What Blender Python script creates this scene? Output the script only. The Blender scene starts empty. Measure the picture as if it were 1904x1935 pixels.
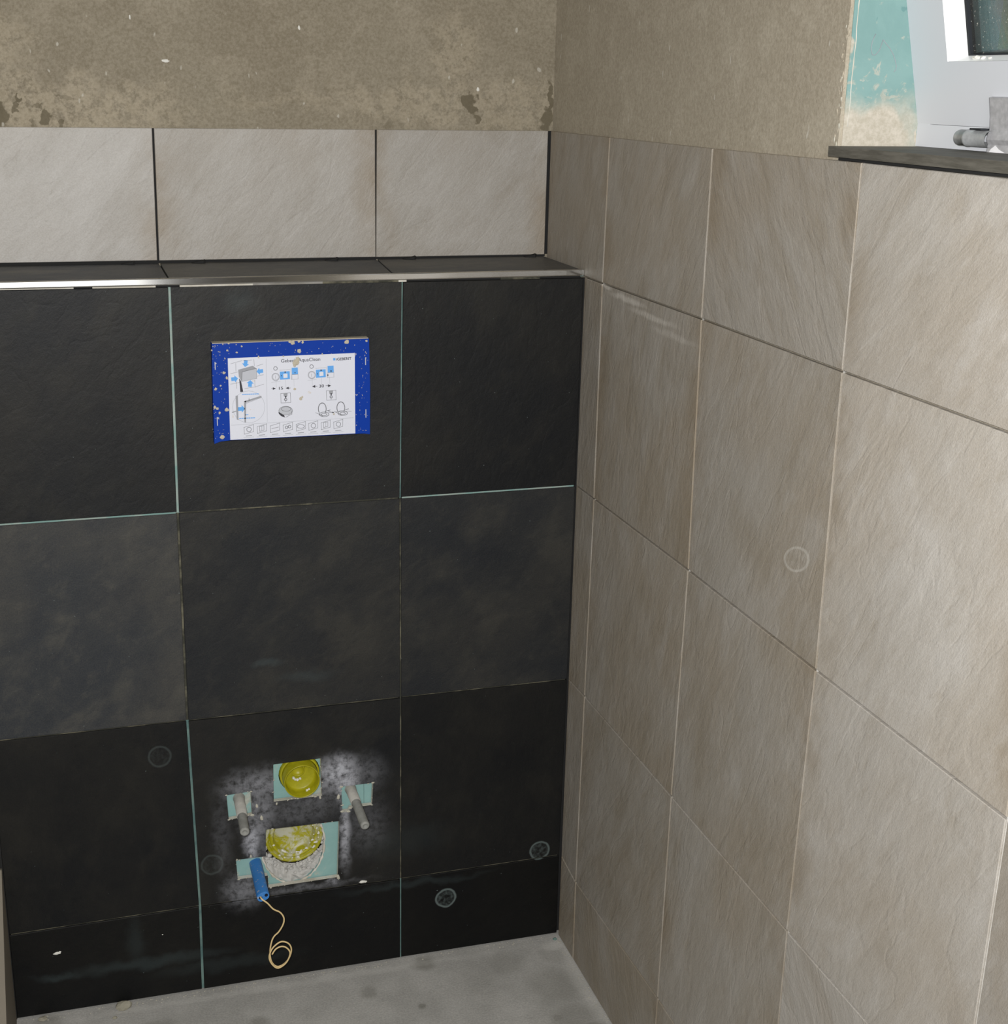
import bpy, bmesh, math, random
from mathutils import Vector, Matrix, noise as mnoise
from mathutils.geometry import tessellate_polygon

random.seed(7)
S = bpy.context.scene
COL = S.collection

# ------------------------------------------------------------------ camera, world, lights, exposure
cam_d = bpy.data.cameras.new('camera')
cam = bpy.data.objects.new('camera', cam_d)
COL.objects.link(cam)
S.camera = cam
cam_d.sensor_fit = 'HORIZONTAL'
cam_d.sensor_width = 36.0
cam_d.lens = 2616.274 / 1904 * 36.0
cam_d.shift_x = (952 - 885.767) / 1904
cam_d.shift_y = (985.048 - 967.5) / 1904
cam_d.clip_start = 0.02
CR = Vector((0.95999535, -0.27958035, 0.01561282))
CU = Vector((0.06970561, 0.29260582, 0.95368913))
CF = Vector((0.27120114, 0.91444883, -0.30038854))
CP = Vector((-0.76183, -1.97677, 1.42627))
cam.matrix_world = Matrix(((CR.x, CU.x, -CF.x, CP.x), (CR.y, CU.y, -CF.y, CP.y), (CR.z, CU.z, -CF.z, CP.z), (0, 0, 0, 1)))

S.view_settings.view_transform = 'Standard'
S.view_settings.look = 'None'
S.view_settings.gamma = 1.0
S.view_settings.use_curve_mapping = False
S.view_settings.exposure = 0.0

world = bpy.data.worlds.new('overcast_sky')
S.world = world
world.use_nodes = True
wn = world.node_tree
wn.nodes['Background'].inputs[0].default_value = (0.80, 0.90, 1.0, 1)
wn.nodes['Background'].inputs[1].default_value = 0.95


def lamp(name, kind, loc, target, energy, color=(1, 1, 1), **kw):
    d = bpy.data.lights.new(name, kind)
    d.energy = energy
    d.color = color
    for k, v in kw.items():
        setattr(d, k, v)
    o = bpy.data.objects.new(name, d)
    COL.objects.link(o)
    o.location = loc
    o.rotation_euler = (Vector(target) - Vector(loc)).to_track_quat('-Z', 'Y').to_euler()
    return o


# the photographer's flash, just above the lens, and an added fill area lamp behind the camera
lamp('camera_flash', 'SPOT', (-0.80, -2.0, 1.48), (-0.35, 0.0, 1.10), 128.0, (1.0, 0.985, 0.965),
     spot_size=math.radians(160), spot_blend=1.0, shadow_soft_size=0.025)
lamp('rear_fill', 'AREA', (-0.9, -3.1, 1.35), (-0.6, 0.0, 1.1), 10.0, (1.0, 0.99, 0.97), shape='RECTANGLE', size=0.9, size_y=1.6)


# ------------------------------------------------------------------ node helpers
class NT:
    def __init__(self, name):
        self.m = bpy.data.materials.new(name)
        self.m.use_nodes = True
        self.t = self.m.node_tree
        self.bsdf = self.t.nodes['Principled BSDF']
        self.out = self.t.nodes['Material Output']
        self.pos = self.n('ShaderNodeNewGeometry').outputs['Position']

    def n(self, kind, **kw):
        x = self.t.nodes.new(kind)
        for k, v in kw.items():
            setattr(x, k, v)
        return x

    def put(self, sock, v):
        if isinstance(v, bpy.types.NodeSocket):
            self.t.links.new(v, sock)
        elif isinstance(v, (tuple, list)) and len(v) == 3 and sock.type == 'RGBA':
            sock.default_value = (*v, 1)
        else:
            sock.default_value = v

    def math(self, op, a, b=0.0, clamp=False):
        x = self.n('ShaderNodeMath', operation=op, use_clamp=clamp)
        self.put(x.inputs[0], a)
        self.put(x.inputs[1], b)
        return x.outputs[0]

    def vec(self, op, a, b=(0, 0, 0)):
        x = self.n('ShaderNodeVectorMath', operation=op)
        self.put(x.inputs[0], a)
        if op == 'SCALE':
            self.put(x.inputs['Scale'], b)
        else:
            self.put(x.inputs[1], b)
        return x.outputs['Value'] if op in ('LENGTH', 'DOT_PRODUCT', 'DISTANCE') else x.outputs['Vector']

    def noise(self, scale, detail=4, rough=0.55, v=None, dist=0.0, w=None):
        x = self.n('ShaderNodeTexNoise', noise_dimensions='4D' if w is not None else '3D')
        self.put(x.inputs['Vector'], self.pos if v is None else v)
        if w is not None:
            self.put(x.inputs['W'], w)
        x.inputs['Scale'].default_value = scale
        x.inputs['Detail'].default_value = detail
        x.inputs['Roughness'].default_value = rough
        x.inputs['Distortion'].default_value = dist
        return x.outputs['Fac']

    def step(self, v, a, b, smooth=True):
        x = self.n('ShaderNodeMapRange', interpolation_type='SMOOTHSTEP' if smooth else 'LINEAR')
        self.put(x.inputs['Value'], v)
        x.inputs['From Min'].default_value = a
        x.inputs['From Max'].default_value = b
        return x.outputs['Result']

    def mix(self, f, a, b, mode='MIX'):
        x = self.n('ShaderNodeMix', data_type='RGBA', blend_type=mode, clamp_factor=True)
        self.put(x.inputs[0], f)
        self.put(x.inputs[6], a)
        self.put(x.inputs[7], b)
        return x.outputs[2]

    def attr(self, name, vec=False):
        x = self.n('ShaderNodeAttribute', attribute_type='OBJECT', attribute_name=name)
        return x.outputs['Vector'] if vec else x.outputs['Fac']

    def bump(self, h, strength=0.3, dist=0.002, normal=None):
        x = self.n('ShaderNodeBump')
        x.inputs['Strength'].default_value = strength
        x.inputs['Distance'].default_value = dist
        self.put(x.inputs['Height'], h)
        if normal is not None:
            self.put(x.inputs['Normal'], normal)
        return x.outputs['Normal']

    def sepz(self):
        x = self.n('ShaderNodeSeparateXYZ')
        self.put(x.inputs[0], self.pos)
        return x.outputs

    def blobs(self, spots, amp=0.03, nscale=40, soft=0.35):
        """stain mask: ragged ellipsoids (cx,cy,cz,rx,ry,rz,strength) in world space"""
        nz = self.n('ShaderNodeTexNoise')
        self.put(nz.inputs['Vector'], self.pos)
        nz.inputs['Scale'].default_value = nscale
        nz.inputs['Detail'].default_value = 5
        off = self.vec('SCALE', self.vec('SUBTRACT', nz.outputs['Color'], (0.5, 0.5, 0.5)), amp * 2)
        p = self.vec('ADD', self.pos, off)
        acc = None
        for (cx, cy, cz, rx, ry, rz, st) in spots:
            q = self.vec('MULTIPLY', self.vec('SUBTRACT', p, (cx, cy, cz)), (1 / rx, 1 / ry, 1 / rz))
            f = self.math('MULTIPLY', self.step(self.vec('LENGTH', q), 1 + soft, 1 - soft), st)
            acc = f if acc is None else self.math('MAXIMUM', acc, f)
        return acc

    def done(self, color, rough=0.6, normal=None, spec=0.5, metal=0.0):
        b = self.bsdf
        self.put(b.inputs['Base Color'], color)
        self.put(b.inputs['Roughness'], rough)
        self.put(b.inputs['Metallic'], metal)
        self.put(b.inputs['Specular IOR Level'], spec)
        if normal is not None:
            self.put(b.inputs['Normal'], normal)
        return self.m


def flat(name, color, rough=0.6, spec=0.4, metal=0.0, var=0.0, vscale=30, bump=0.0, bscale=200):
    t = NT(name)
    c = color
    if var:
        c = t.mix(t.math('MULTIPLY', t.noise(vscale, 5), var), color, tuple(x * 0.45 for x in color))
    nm = t.bump(t.noise(bscale, 5), bump, 0.001) if bump else None
    return t.done(c, rough, nm, spec, metal)


# ------------------------------------------------------------------ materials
def mat_tile(name, base, warm, pale, dark, streakiness, rough, spec, bump_s, extra=None):
    t = NT(name)
    sd = t.attr('grain', True)
    seed = t.attr('seed')
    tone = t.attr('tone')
    along = t.vec('DOT_PRODUCT', t.pos, sd)
    squash = t.vec('SUBTRACT', t.pos, t.vec('SCALE', sd, t.math('MULTIPLY', along, streakiness)))
    wob = t.noise(3.0, 2, w=seed)
    streak = t.noise(42, 7, 0.66, v=squash, dist=0.25, w=seed)
    fine = t.noise(120, 6, 0.65, v=squash, dist=0.2, w=seed)
    broad = t.noise(13, 5, 0.6, v=squash, dist=0.3, w=t.math('ADD', seed, 9.0))
    cloud = t.noise(4.5, 3, 0.5, w=seed)
    speck = t.noise(500, 2, 0.6)
    c = t.mix(t.step(cloud, 0.38, 0.64), base, warm)
    patch = t.noise(7.5, 5, 0.65, dist=0.4, w=t.math('ADD', seed, 4.0))
    c = t.mix(t.math('MULTIPLY', t.step(patch, 0.52, 0.70), 0.45), c, pale)
    c = t.mix(t.math('MULTIPLY', t.step(patch, 0.46, 0.28), 0.40), c, dark)
    c = t.mix(t.math('MULTIPLY', t.step(broad, 0.50, 0.70), 0.55), c, pale)
    c = t.mix(t.math('MULTIPLY', t.step(broad, 0.47, 0.30), 0.5), c, dark)
    c = t.mix(t.math('MULTIPLY', t.step(streak, 0.50, 0.72), 0.40), c, pale)
    c = t.mix(t.math('MULTIPLY', t.step(streak, 0.47, 0.30), 0.40), c, dark)
    c = t.mix(t.math('MULTIPLY', t.step(fine, 0.56, 0.75), 0.20), c, dark)
    c = t.mix(t.step(speck, 0.30, 0.70), t.mix(0.22, c, dark), t.mix(0.16, c, pale))
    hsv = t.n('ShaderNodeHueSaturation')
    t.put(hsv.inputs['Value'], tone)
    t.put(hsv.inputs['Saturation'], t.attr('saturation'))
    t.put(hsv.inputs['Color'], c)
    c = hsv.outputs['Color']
    if extra:
        c, rough = extra(t, c, rough, seed)
    h = t.math('ADD', t.math('MULTIPLY', streak, 1.0), t.math('MULTIPLY', fine, 0.35))
    ridge = t.step(t.math('ABSOLUTE', t.math('SUBTRACT', t.noise(16, 4, 0.5, v=squash, dist=0.5, w=seed), 0.5)), 0.0, 0.03)
    h = t.math('ADD', h, t.math('MULTIPLY', ridge, 0.10))
    h = t.math('ADD', h, t.math('MULTIPLY', speck, 0.12))
    return t.done(c, rough, t.bump(h, bump_s, 0.004), spec)


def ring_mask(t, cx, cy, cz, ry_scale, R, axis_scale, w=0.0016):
    """pale ring of a flash-lit dust orb, painted into the tile colour"""
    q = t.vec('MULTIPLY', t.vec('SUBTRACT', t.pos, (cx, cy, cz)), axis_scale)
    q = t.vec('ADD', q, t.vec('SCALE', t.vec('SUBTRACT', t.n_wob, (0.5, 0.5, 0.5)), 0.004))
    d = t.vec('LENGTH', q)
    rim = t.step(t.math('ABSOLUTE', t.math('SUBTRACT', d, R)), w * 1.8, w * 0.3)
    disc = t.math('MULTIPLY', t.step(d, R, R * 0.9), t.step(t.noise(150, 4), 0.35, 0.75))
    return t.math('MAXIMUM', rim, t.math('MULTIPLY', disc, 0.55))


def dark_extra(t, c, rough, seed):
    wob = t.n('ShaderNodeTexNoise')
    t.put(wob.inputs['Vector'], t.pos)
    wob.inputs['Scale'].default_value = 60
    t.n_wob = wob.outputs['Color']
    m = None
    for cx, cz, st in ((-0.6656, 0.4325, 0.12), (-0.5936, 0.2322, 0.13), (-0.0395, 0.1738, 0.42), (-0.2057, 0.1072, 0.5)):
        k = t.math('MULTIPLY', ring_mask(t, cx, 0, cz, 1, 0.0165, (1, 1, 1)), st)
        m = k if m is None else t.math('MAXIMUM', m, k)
    c = t.mix(m, c, (0.19, 0.24, 0.235))  # flash orb rings painted over the dark tiles
    # whitish cutting dust rubbed around the cut-outs of the lower middle tile
    dust = t.blobs([(-0.388, 0, 0.370, 0.034, 1, 0.026, 1.0), (-0.374, 0, 0.352, 0.022, 1, 0.034, 0.95), (-0.377, 0, 0.262, 0.009, 1, 0.055, 0.9),
                    (-0.400, 0, 0.357, 0.035, 1, 0.03, 0.6),
                    (-0.515, 0, 0.362, 0.050, 1, 0.026, 0.55), (-0.516, 0, 0.318, 0.028, 1, 0.05, 0.5),
                    (-0.528, 0, 0.262, 0.012, 1, 0.036, 0.9), (-0.519, 0, 0.285, 0.018, 1, 0.028, 0.55),
                    (-0.45, 0, 0.310, 0.075, 1, 0.024, 0.27), (-0.51, 0, 0.27, 0.02, 1, 0.045, 0.33), (-0.43, 0, 0.325, 0.05, 1, 0.01, 0.3),
                    (-0.543, 0, 0.178, 0.030, 1, 0.028, 0.5), (-0.345, 0, 0.268, 0.035, 1, 0.045, 0.22),
                    (-0.345, 0, 0.36, 0.03, 1, 0.03, 0.3), (-0.45, 0, 0.167, 0.085, 1, 0.006, 0.32),
                    (-0.575, 0, 0.28, 0.014, 1, 0.07, 0.16), (-0.40, 0, 0.170, 0.012, 1, 0.004, 0.6)], 0.011, 45, 0.85)
    dust = t.math('MULTIPLY', dust, t.step(t.noise(90, 6, 0.7), 0.22, 0.62))
    c = t.mix(t.math('MULTIPLY', t.math('POWER', dust, 1.25), 1.0), c, (0.40, 0.41, 0.45))
    smear = t.blobs([(-0.50, 0, 0.57, 0.018, 1, 0.006, 0.5), (-0.435, 0, 0.54, 0.035, 1, 0.008, 0.35), (-0.70, 0, 0.07, 0.10, 1, 0.010, 0.5),
                     (-0.72, 0, 0.11, 0.012, 1, 0.035, 0.3), (-0.84, 0, 0.068, 0.03, 1, 0.006, 0.5), (-0.58, 0, 0.045, 0.09, 1, 0.010, 0.28),
                     (-0.26, 0, 0.145, 0.10, 1, 0.006, 0.35), (-0.28, 0, 0.23, 0.06, 1, 0.025, 0.2), (-0.52, 0, 1.13, 0.02, 1, 0.012, 0.35)], 0.02, 25, 0.8)
    c = t.mix(t.math('MULTIPLY', smear, 0.30), c, (0.10, 0.14, 0.145))
    fleck = t.step(t.noise(220, 2, 0.4), 0.755, 0.79)
    c = t.mix(t.math('MULTIPLY', fleck, 0.35), c, (0.25, 0.30, 0.30))
    return c, rough


RINGX, RINGY = (0, -38.4, 6.7), (0, -24.6, -73.2)     # axes of the painted flash orb ring, sheared to look round from the camera


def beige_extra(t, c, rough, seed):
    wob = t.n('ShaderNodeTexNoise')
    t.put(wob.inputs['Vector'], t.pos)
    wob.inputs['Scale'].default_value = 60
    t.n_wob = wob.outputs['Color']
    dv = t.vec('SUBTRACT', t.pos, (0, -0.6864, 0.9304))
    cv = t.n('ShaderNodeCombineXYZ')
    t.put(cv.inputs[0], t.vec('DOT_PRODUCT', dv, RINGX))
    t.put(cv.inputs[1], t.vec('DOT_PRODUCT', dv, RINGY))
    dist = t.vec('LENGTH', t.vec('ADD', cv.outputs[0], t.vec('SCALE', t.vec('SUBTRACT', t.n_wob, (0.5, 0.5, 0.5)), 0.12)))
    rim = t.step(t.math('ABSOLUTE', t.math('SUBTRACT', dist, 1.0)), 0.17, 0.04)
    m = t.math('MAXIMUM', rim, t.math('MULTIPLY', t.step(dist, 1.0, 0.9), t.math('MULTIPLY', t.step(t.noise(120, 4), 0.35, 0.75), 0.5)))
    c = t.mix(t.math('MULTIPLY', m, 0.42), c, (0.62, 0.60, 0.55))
    gen = t.n('ShaderNodeTexCoord').outputs['Generated']
    sx = t.n('ShaderNodeSeparateXYZ')
    t.put(sx.inputs[0], gen)
    across = t.math('ADD', t.math('MULTIPLY', sx.outputs['X'], t.attr('face_x')), t.math('MULTIPLY', sx.outputs['Y'], t.math('SUBTRACT', 1.0, t.attr('face_x'))))
    edge = t.step(t.math('ABSOLUTE', t.math('SUBTRACT', across, 0.5)), 0.34, 0.5)
    edge = t.math('MULTIPLY', edge, t.step(t.noise(6.0, 4, 0.6, w=t.math('ADD', seed, 21.0)), 0.44, 0.62))
    c = t.mix(t.math('MULTIPLY', edge, 0.55), c, (0.235, 0.180, 0.115))
    # thin mortar run under the first joint beside the ledge
    sm = t.blobs([(0, -0.17, 1.143, 1, 0.055, 0.004, 0.8), (0, -0.26, 1.132, 1, 0.07, 0.004, 0.6), (0, -0.33, 1.118, 1, 0.06, 0.004, 0.35), (0, -0.09, 1.150, 1, 0.02, 0.003, 0.9)], 0.006, 30, 0.6)
    c = t.mix(t.math('MULTIPLY', sm, 0.75), c, (0.60, 0.57, 0.52))
    return c, rough


M = {}
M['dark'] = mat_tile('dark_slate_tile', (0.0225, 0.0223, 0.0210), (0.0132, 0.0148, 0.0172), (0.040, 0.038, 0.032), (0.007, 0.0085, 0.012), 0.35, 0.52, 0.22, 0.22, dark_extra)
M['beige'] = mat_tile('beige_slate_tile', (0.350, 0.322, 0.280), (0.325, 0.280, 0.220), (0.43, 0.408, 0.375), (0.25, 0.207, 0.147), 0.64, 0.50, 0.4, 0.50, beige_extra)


def plaster(name, base, warm, pale, spots, flecks=0.5):
    t = NT(name)
    big = t.noise(3.0, 4, 0.6, dist=0.6)
    med = t.noise(14, 6, 0.62)
    fine = t.noise(240, 4, 0.7)
    c = t.mix(t.step(big, 0.35, 0.65), base, warm)
    c = t.mix(t.math('MULTIPLY', t.step(med, 0.50, 0.62), 0.55), c, pale)
    scr = t.noise(38, 7, 0.72, dist=0.7)
    c = t.mix(t.math('MULTIPLY', t.step(scr, 0.56, 0.66), 0.35), c, pale)
    c = t.mix(t.math('MULTIPLY', t.step(scr, 0.42, 0.32), 0.35), c, warm)
    c = t.mix(t.step(fine, 0.25, 0.75), t.mix(0.28, c, (0.12, 0.10, 0.07)), t.mix(0.16, c, (0.6, 0.56, 0.48)))
    if spots:
        lo, hi = spots
        if hi:
            b = t.math('MULTIPLY', t.blobs(hi, 0.06, 22, 0.45), t.step(t.noise(60, 6, 0.7), 0.36, 0.56))
            c = t.mix(t.math('MULTIPLY', b, 0.8), c, t.mix(t.step(fine, 0.3, 0.7), (0.34, 0.295, 0.215), (0.40, 0.35, 0.265)))
        if lo:
            b = t.blobs(lo, 0.016, 75, 0.14)
            c = t.mix(t.math('MULTIPLY', b, 0.85), c, (0.118, 0.100, 0.066))
    sp = t.n('ShaderNodeVectorMath', operation='MULTIPLY')
    t.put(sp.inputs[0], t.pos)
    sp.inputs[1].default_value = (1, 1, 0.45)
    fl = t.math('MULTIPLY', t.step(t.noise(120, 1, 0.3, v=sp.outputs[0]), 0.76, 0.80), flecks)
    c = t.mix(fl, c, (0.58, 0.56, 0.50))
    h = t.math('ADD', fine, t.math('MULTIPLY', med, 1.5))
    return t.done(c, 0.9, t.bump(h, 0.35, 0.0016), 0.2)


YB = 0.1806
M['plaster_back'] = plaster('skim_plaster', (0.235, 0.206, 0.150), (0.205, 0.176, 0.125), (0.285, 0.250, 0.187), (
    [(-0.134, YB, 1.402, 0.011, 1, 0.011, 1), (-0.128, YB, 1.398, 0.008, 1, 0.016, 1), (-0.120, YB, 1.376, 0.006, 1, 0.010, 0.9),
     (-0.004, YB, 1.378, 0.011, 1, 0.016, 1), (-0.0005, YB, 1.400, 0.005, 1, 0.030, 1),
     (-0.830, YB, 1.374, 0.014, 1, 0.020, 1), (-0.800, YB, 1.400, 0.007, 1, 0.005, 1), (-0.806, YB, 1.390, 0.004, 1, 0.008, 0.9),
     (-0.768, YB, 1.374, 0.007, 1, 0.011, 0.95), (-0.748, YB, 1.365, 0.005, 1, 0.006, 0.85), (-0.776, YB, 1.388, 0.005, 1, 0.004, 0.7),
     (-0.740, YB, 1.400, 0.010, 1, 0.003, 0.5), (-0.260, YB, 1.369, 0.006, 1, 0.007, 0.4), (-0.785, YB, 1.364, 0.004, 1, 0.007, 0.6)],
    [(-0.73, YB, 1.385, 0.16, 1, 0.040, 0.8), (-0.83, YB, 1.45, 0.05, 1, 0.06, 0.6), (-0.15, YB, 1.40, 0.20, 1, 0.03, 0.6), (-0.16, YB, 1.47, 0.035, 1, 0.07, 0.55),
     (-0.05, YB, 1.39, 0.06, 1, 0.03, 0.5), (-0.40, YB, 1.40, 0.12, 1, 0.012, 0.35)]))
M['plaster_right'] = plaster('skim_plaster_side', (0.40, 0.355, 0.275), (0.375, 0.33, 0.255), (0.46, 0.415, 0.33), None, 0.6)
M['plaster_room'] = flat('room_plaster', (0.34, 0.31, 0.26), 0.9, 0.2, var=0.2, vscale=4)
M['ceiling'] = flat('ceiling_paint', (0.55, 0.54, 0.51), 0.9, 0.2)


def concrete():
    t = NT('floor_screed')
    med = t.noise(9, 6, 0.6)
    fine = t.noise(300, 3, 0.7)
    c = t.mix(t.step(med, 0.36, 0.62), (0.385, 0.377, 0.355), (0.475, 0.465, 0.44))
    c = t.mix(t.math('MULTIPLY', t.step(t.noise(55, 6, 0.7), 0.58, 0.72), 0.35), c, (0.27, 0.265, 0.24))
    c = t.mix(t.step(fine, 0.3, 0.7), t.mix(0.2, c, (0.1, 0.1, 0.1)), t.mix(0.1, c, (0.7, 0.7, 0.65)))
    st = t.blobs([(-0.357, -0.073, 0, 0.012, 0.016, 1, 0.5), (-0.280, -0.133, 0, 0.006, 0.008, 1, 0.8), (-0.249, -0.020, 0, 0.020, 0.018, 1, 0.75),
                  (-0.115, -0.055, 0, 0.03, 0.03, 1, 0.35), (-0.056, -0.14, 0, 0.04, 0.05, 1, 0.42), (-0.05, -0.22, 0, 0.04, 0.03, 1, 0.45), (-0.075, -0.215, 0, 0.012, 0.012, 1, 0.6),
                  (-0.54, -0.11, 0, 0.016, 0.02, 1, 0.6), (-0.03, -0.26, 0, 0.02, 0.02, 1, 0.7), (-0.863, -0.021, 0, 0.02, 0.02, 1, 0.5), (-0.70, -0.07, 0, 0.03, 0.012, 1, 0.4),
                  (-0.03, -0.05, 0, 0.02, 0.03, 1, 0.3), (-0.17, -0.09, 0, 0.05, 0.05, 1, 0.16)], 0.012, 30, 0.5)
    c = t.mix(t.math('MULTIPLY', st, 0.85), c, (0.19, 0.185, 0.16))
    pal = t.blobs([(-0.02, -0.03, 0, 0.02, 0.012, 1, 0.6), (0.0, -0.14, 0, 0.02, 0.12, 1, 0.4), (-0.5, -0.02, 0, 0.35, 0.008, 1, 0.35)], 0.01, 40, 0.6)
    c = t.mix(t.math('MULTIPLY', pal, 0.6), c, (0.70, 0.69, 0.65))
    return t.done(c, 0.9, t.bump(t.math('ADD', med, fine), 0.3, 0.002), 0.2)


M['screed'] = concrete()


def board(name, spots, light=False):
    t = NT(name)
    n1 = t.noise(18, 6, 0.65, dist=0.5)
    fine = t.noise(160, 4, 0.7)
    c = t.mix(t.step(n1, 0.35, 0.65), *[tuple(x * (1.3 if light else 1.0) for x in q) for q in ((0.175, 0.300, 0.290), (0.20, 0.33, 0.318))])
    b = t.blobs(spots, 0.03, 22, 0.30) if spots else 0.0
    if spots:
        low = t.step(t.sepz()['Z'], 1.50, 1.39)
        nz = t.math('ADD', t.noise(75, 6, 0.65, dist=0.8), t.math('MULTIPLY', low, 0.10))
        b = t.math('MAXIMUM', b, t.math('MULTIPLY', t.step(nz, 0.62, 0.70), 0.6))
    else:
        b = t.math('MULTIPLY', t.step(n1, 0.54, 0.66), 0.75)
    c = t.mix(b, c, t.mix(t.step(fine, 0.3, 0.7), (0.40, 0.365, 0.295), (0.52, 0.48, 0.41)))
    if not light:
        pits = t.step(t.noise(90, 2, 0.4), 0.74, 0.79)
        c = t.mix(t.math('MULTIPLY', pits, 0.6), c, (0.10, 0.22, 0.22))
    return t.done(c, 0.85, t.bump(fine, 0.15, 0.001), 0.25)


M['board'] = board('green_plasterboard', None, True)
M['reveal'] = board('reveal_plasterboard', [(0.045, -0.683, 1.382, 0.05, 1, 0.040, 1), (0.080, -0.683, 1.372, 0.018, 1, 0.05, 0.8), (0.003, -0.683, 1.45, 0.006, 1, 0.3, 0.9),
                                            (0.02, -0.683, 1.375, 0.03, 1, 0.035, 1), (0.095, -0.683, 1.385, 0.002, 1, 0.012, 1)])


def joint_mat(name, a, b, lo, hi):
    t = NT(name)
    return t.done(t.mix(t.step(t.noise(24, 5, 0.6), lo, hi), a, b), 0.9, None, 0.2)


M['joint_pale'] = joint_mat('pale_joint', (0.30, 0.36, 0.33), (0.19, 0.31, 0.29), 0.4, 0.6)
M['joint_teal'] = joint_mat('teal_joint', (0.09, 0.16, 0.155), (0.15, 0.23, 0.21), 0.4, 0.6)
M['joint_dim'] = joint_mat('dim_joint', (0.045, 0.045, 0.035), (0.15, 0.14, 0.10), 0.44, 0.62)
M['joint_grey'] = joint_mat('grey_joint', (0.20, 0.19, 0.17), (0.28, 0.27, 0.25), 0.4, 0.6)
M['joint_light'] = joint_mat('light_joint', (0.72, 0.71, 0.68), (0.62, 0.60, 0.56), 0.4, 0.6)
M['joint_dark'] = flat('dark_joint', (0.02, 0.02, 0.02), 0.9, 0.2)
M['adhesive'] = joint_mat('tile_adhesive', (0.50, 0.47, 0.40), (0.62, 0.60, 0.54), 0.4, 0.6)
M['chrome'] = flat('polished_steel', (0.66, 0.66, 0.65), 0.12, 0.5, 1.0)
M['pvc'] = flat('white_pvc', (0.60, 0.62, 0.66), 0.42, 0.5)
M['bead'] = flat('white_glazing_bead', (0.90, 0.92, 0.93), 0.35, 0.5)
M['rubber'] = flat('black_rubber', (0.012, 0.014, 0.018), 0.5, 0.4)
M['zinc'] = flat('dull_galvanised_steel', (0.50, 0.52, 0.53), 0.35, 0.5, 0.30, var=0.9, vscale=220, bump=0.3, bscale=120)
M['zinc_flat'] = flat('smeared_galvanised_steel', (0.62, 0.62, 0.64), 0.5, 0.5, 0.2, var=1.1, vscale=160, bump=0.2, bscale=90)
M['paint'] = flat('white_paint_patch', (0.80, 0.80, 0.82), 0.6)
M['rod'] = flat('dusty_steel_rod', (0.38, 0.385, 0.36), 0.75, 0.3, 0.1, var=0.9, vscale=110, bump=0.5, bscale=160)
M['mortar'] = flat('grey_white_mortar', (0.66, 0.65, 0.62), 0.95, 0.15, var=0.95, vscale=70, bump=1.0, bscale=130)
M['sleeve'] = flat('dusty_plastic_sleeve', (0.50, 0.49, 0.45), 0.8, 0.2, var=0.8, vscale=90, bump=0.4, bscale=160)
M['crumb'] = flat('mortar_crumb', (0.52, 0.50, 0.42), 0.95, 0.15, var=0.4, vscale=120, bump=0.4)
M['crumb_white'] = flat('white_plaster_crumb', (0.74, 0.73, 0.68), 0.95, 0.15, var=0.2, vscale=120)


def yellow(name, dusty):
    t = NT(name)
    n1 = t.noise(95, 6, 0.65)
    c = t.mix(t.step(n1, 0.3, 0.7), (0.30, 0.285, 0.006), (0.38, 0.35, 0.010))
    c = t.mix(t.math('MULTIPLY', t.step(t.noise(48, 6, 0.7, dist=0.8), 0.62 - dusty, 0.78 - dusty), 0.85), c, (0.50, 0.50, 0.44))
    b = t.bsdf
    return t.done(c, 0.4, t.bump(n1, 0.05, 0.001), 0.4)


M['yellow'] = yellow('yellow_plastic', -0.06)
M['yellow_dusty'] = yellow('dusty_yellow_plastic', 0.17)


def blue_tube():
    t = NT('dusty_blue_plastic')
    sp = t.step(t.noise(170, 3, 0.6), 0.60, 0.68)
    c = t.mix(t.math('MULTIPLY', sp, 0.6), (0.045, 0.21, 0.56), (0.50, 0.47, 0.38))
    return t.done(c, 0.5, None, 0.4)


M['blue_tube'] = blue_tube()
M['black_hole'] = flat('dark_bore', (0.01, 0.015, 0.03), 0.8, 0.2)
M['wire'] = flat('beige_cord', (0.70, 0.53, 0.27), 0.6, 0.3)


def blue_plate():
    t = NT('splashed_blue_plastic')
    sp = t.step(t.noise(130, 3, 0.55), 0.685, 0.725)
    sc = t.n('ShaderNodeVectorMath', operation='MULTIPLY')
    t.put(sc.inputs[0], t.pos)
    sc.inputs[1].default_value = (1.4, 1, 0.5)
    sc2 = t.step(t.noise(60, 6, 0.7, v=sc.outputs[0]), 0.66, 0.82)
    c = t.mix(t.math('MULTIPLY', sc2, 0.4), (0.0006, 0.036, 0.31), (0.05, 0.14, 0.40))
    c = t.mix(t.math('MULTIPLY', sp, 0.9), c, (0.60, 0.55, 0.46))
    return t.done(c, 0.5, None, 0.15)


M['blue'] = blue_plate()


def sheet():
    t = NT('stained_white_sheet')
    c = t.mix(t.math('MULTIPLY', t.step(t.noise(150, 3, 0.5), 0.70, 0.75), 0.55), (0.66, 0.68, 0.76), (0.58, 0.50, 0.38))
    return t.done(c, 0.5, None, 0.35)


M['sheet'] = sheet()
M['ink'] = flat('black_print', (0.03, 0.03, 0.04), 0.6)
M['ink_grey'] = flat('grey_print', (0.30, 0.31, 0.34), 0.6)
M['ink_pale'] = flat('pale_grey_print', (0.46, 0.48, 0.53), 0.6)
M['ink_blue'] = flat('blue_print', (0.11, 0.36, 0.78), 0.6)
M['ink_white'] = flat('white_print', (0.68, 0.70, 0.78), 0.6)
M['splash'] = flat('dried_splash', (0.55, 0.50, 0.40), 0.9, 0.2, var=0.4, vscale=200)


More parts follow.
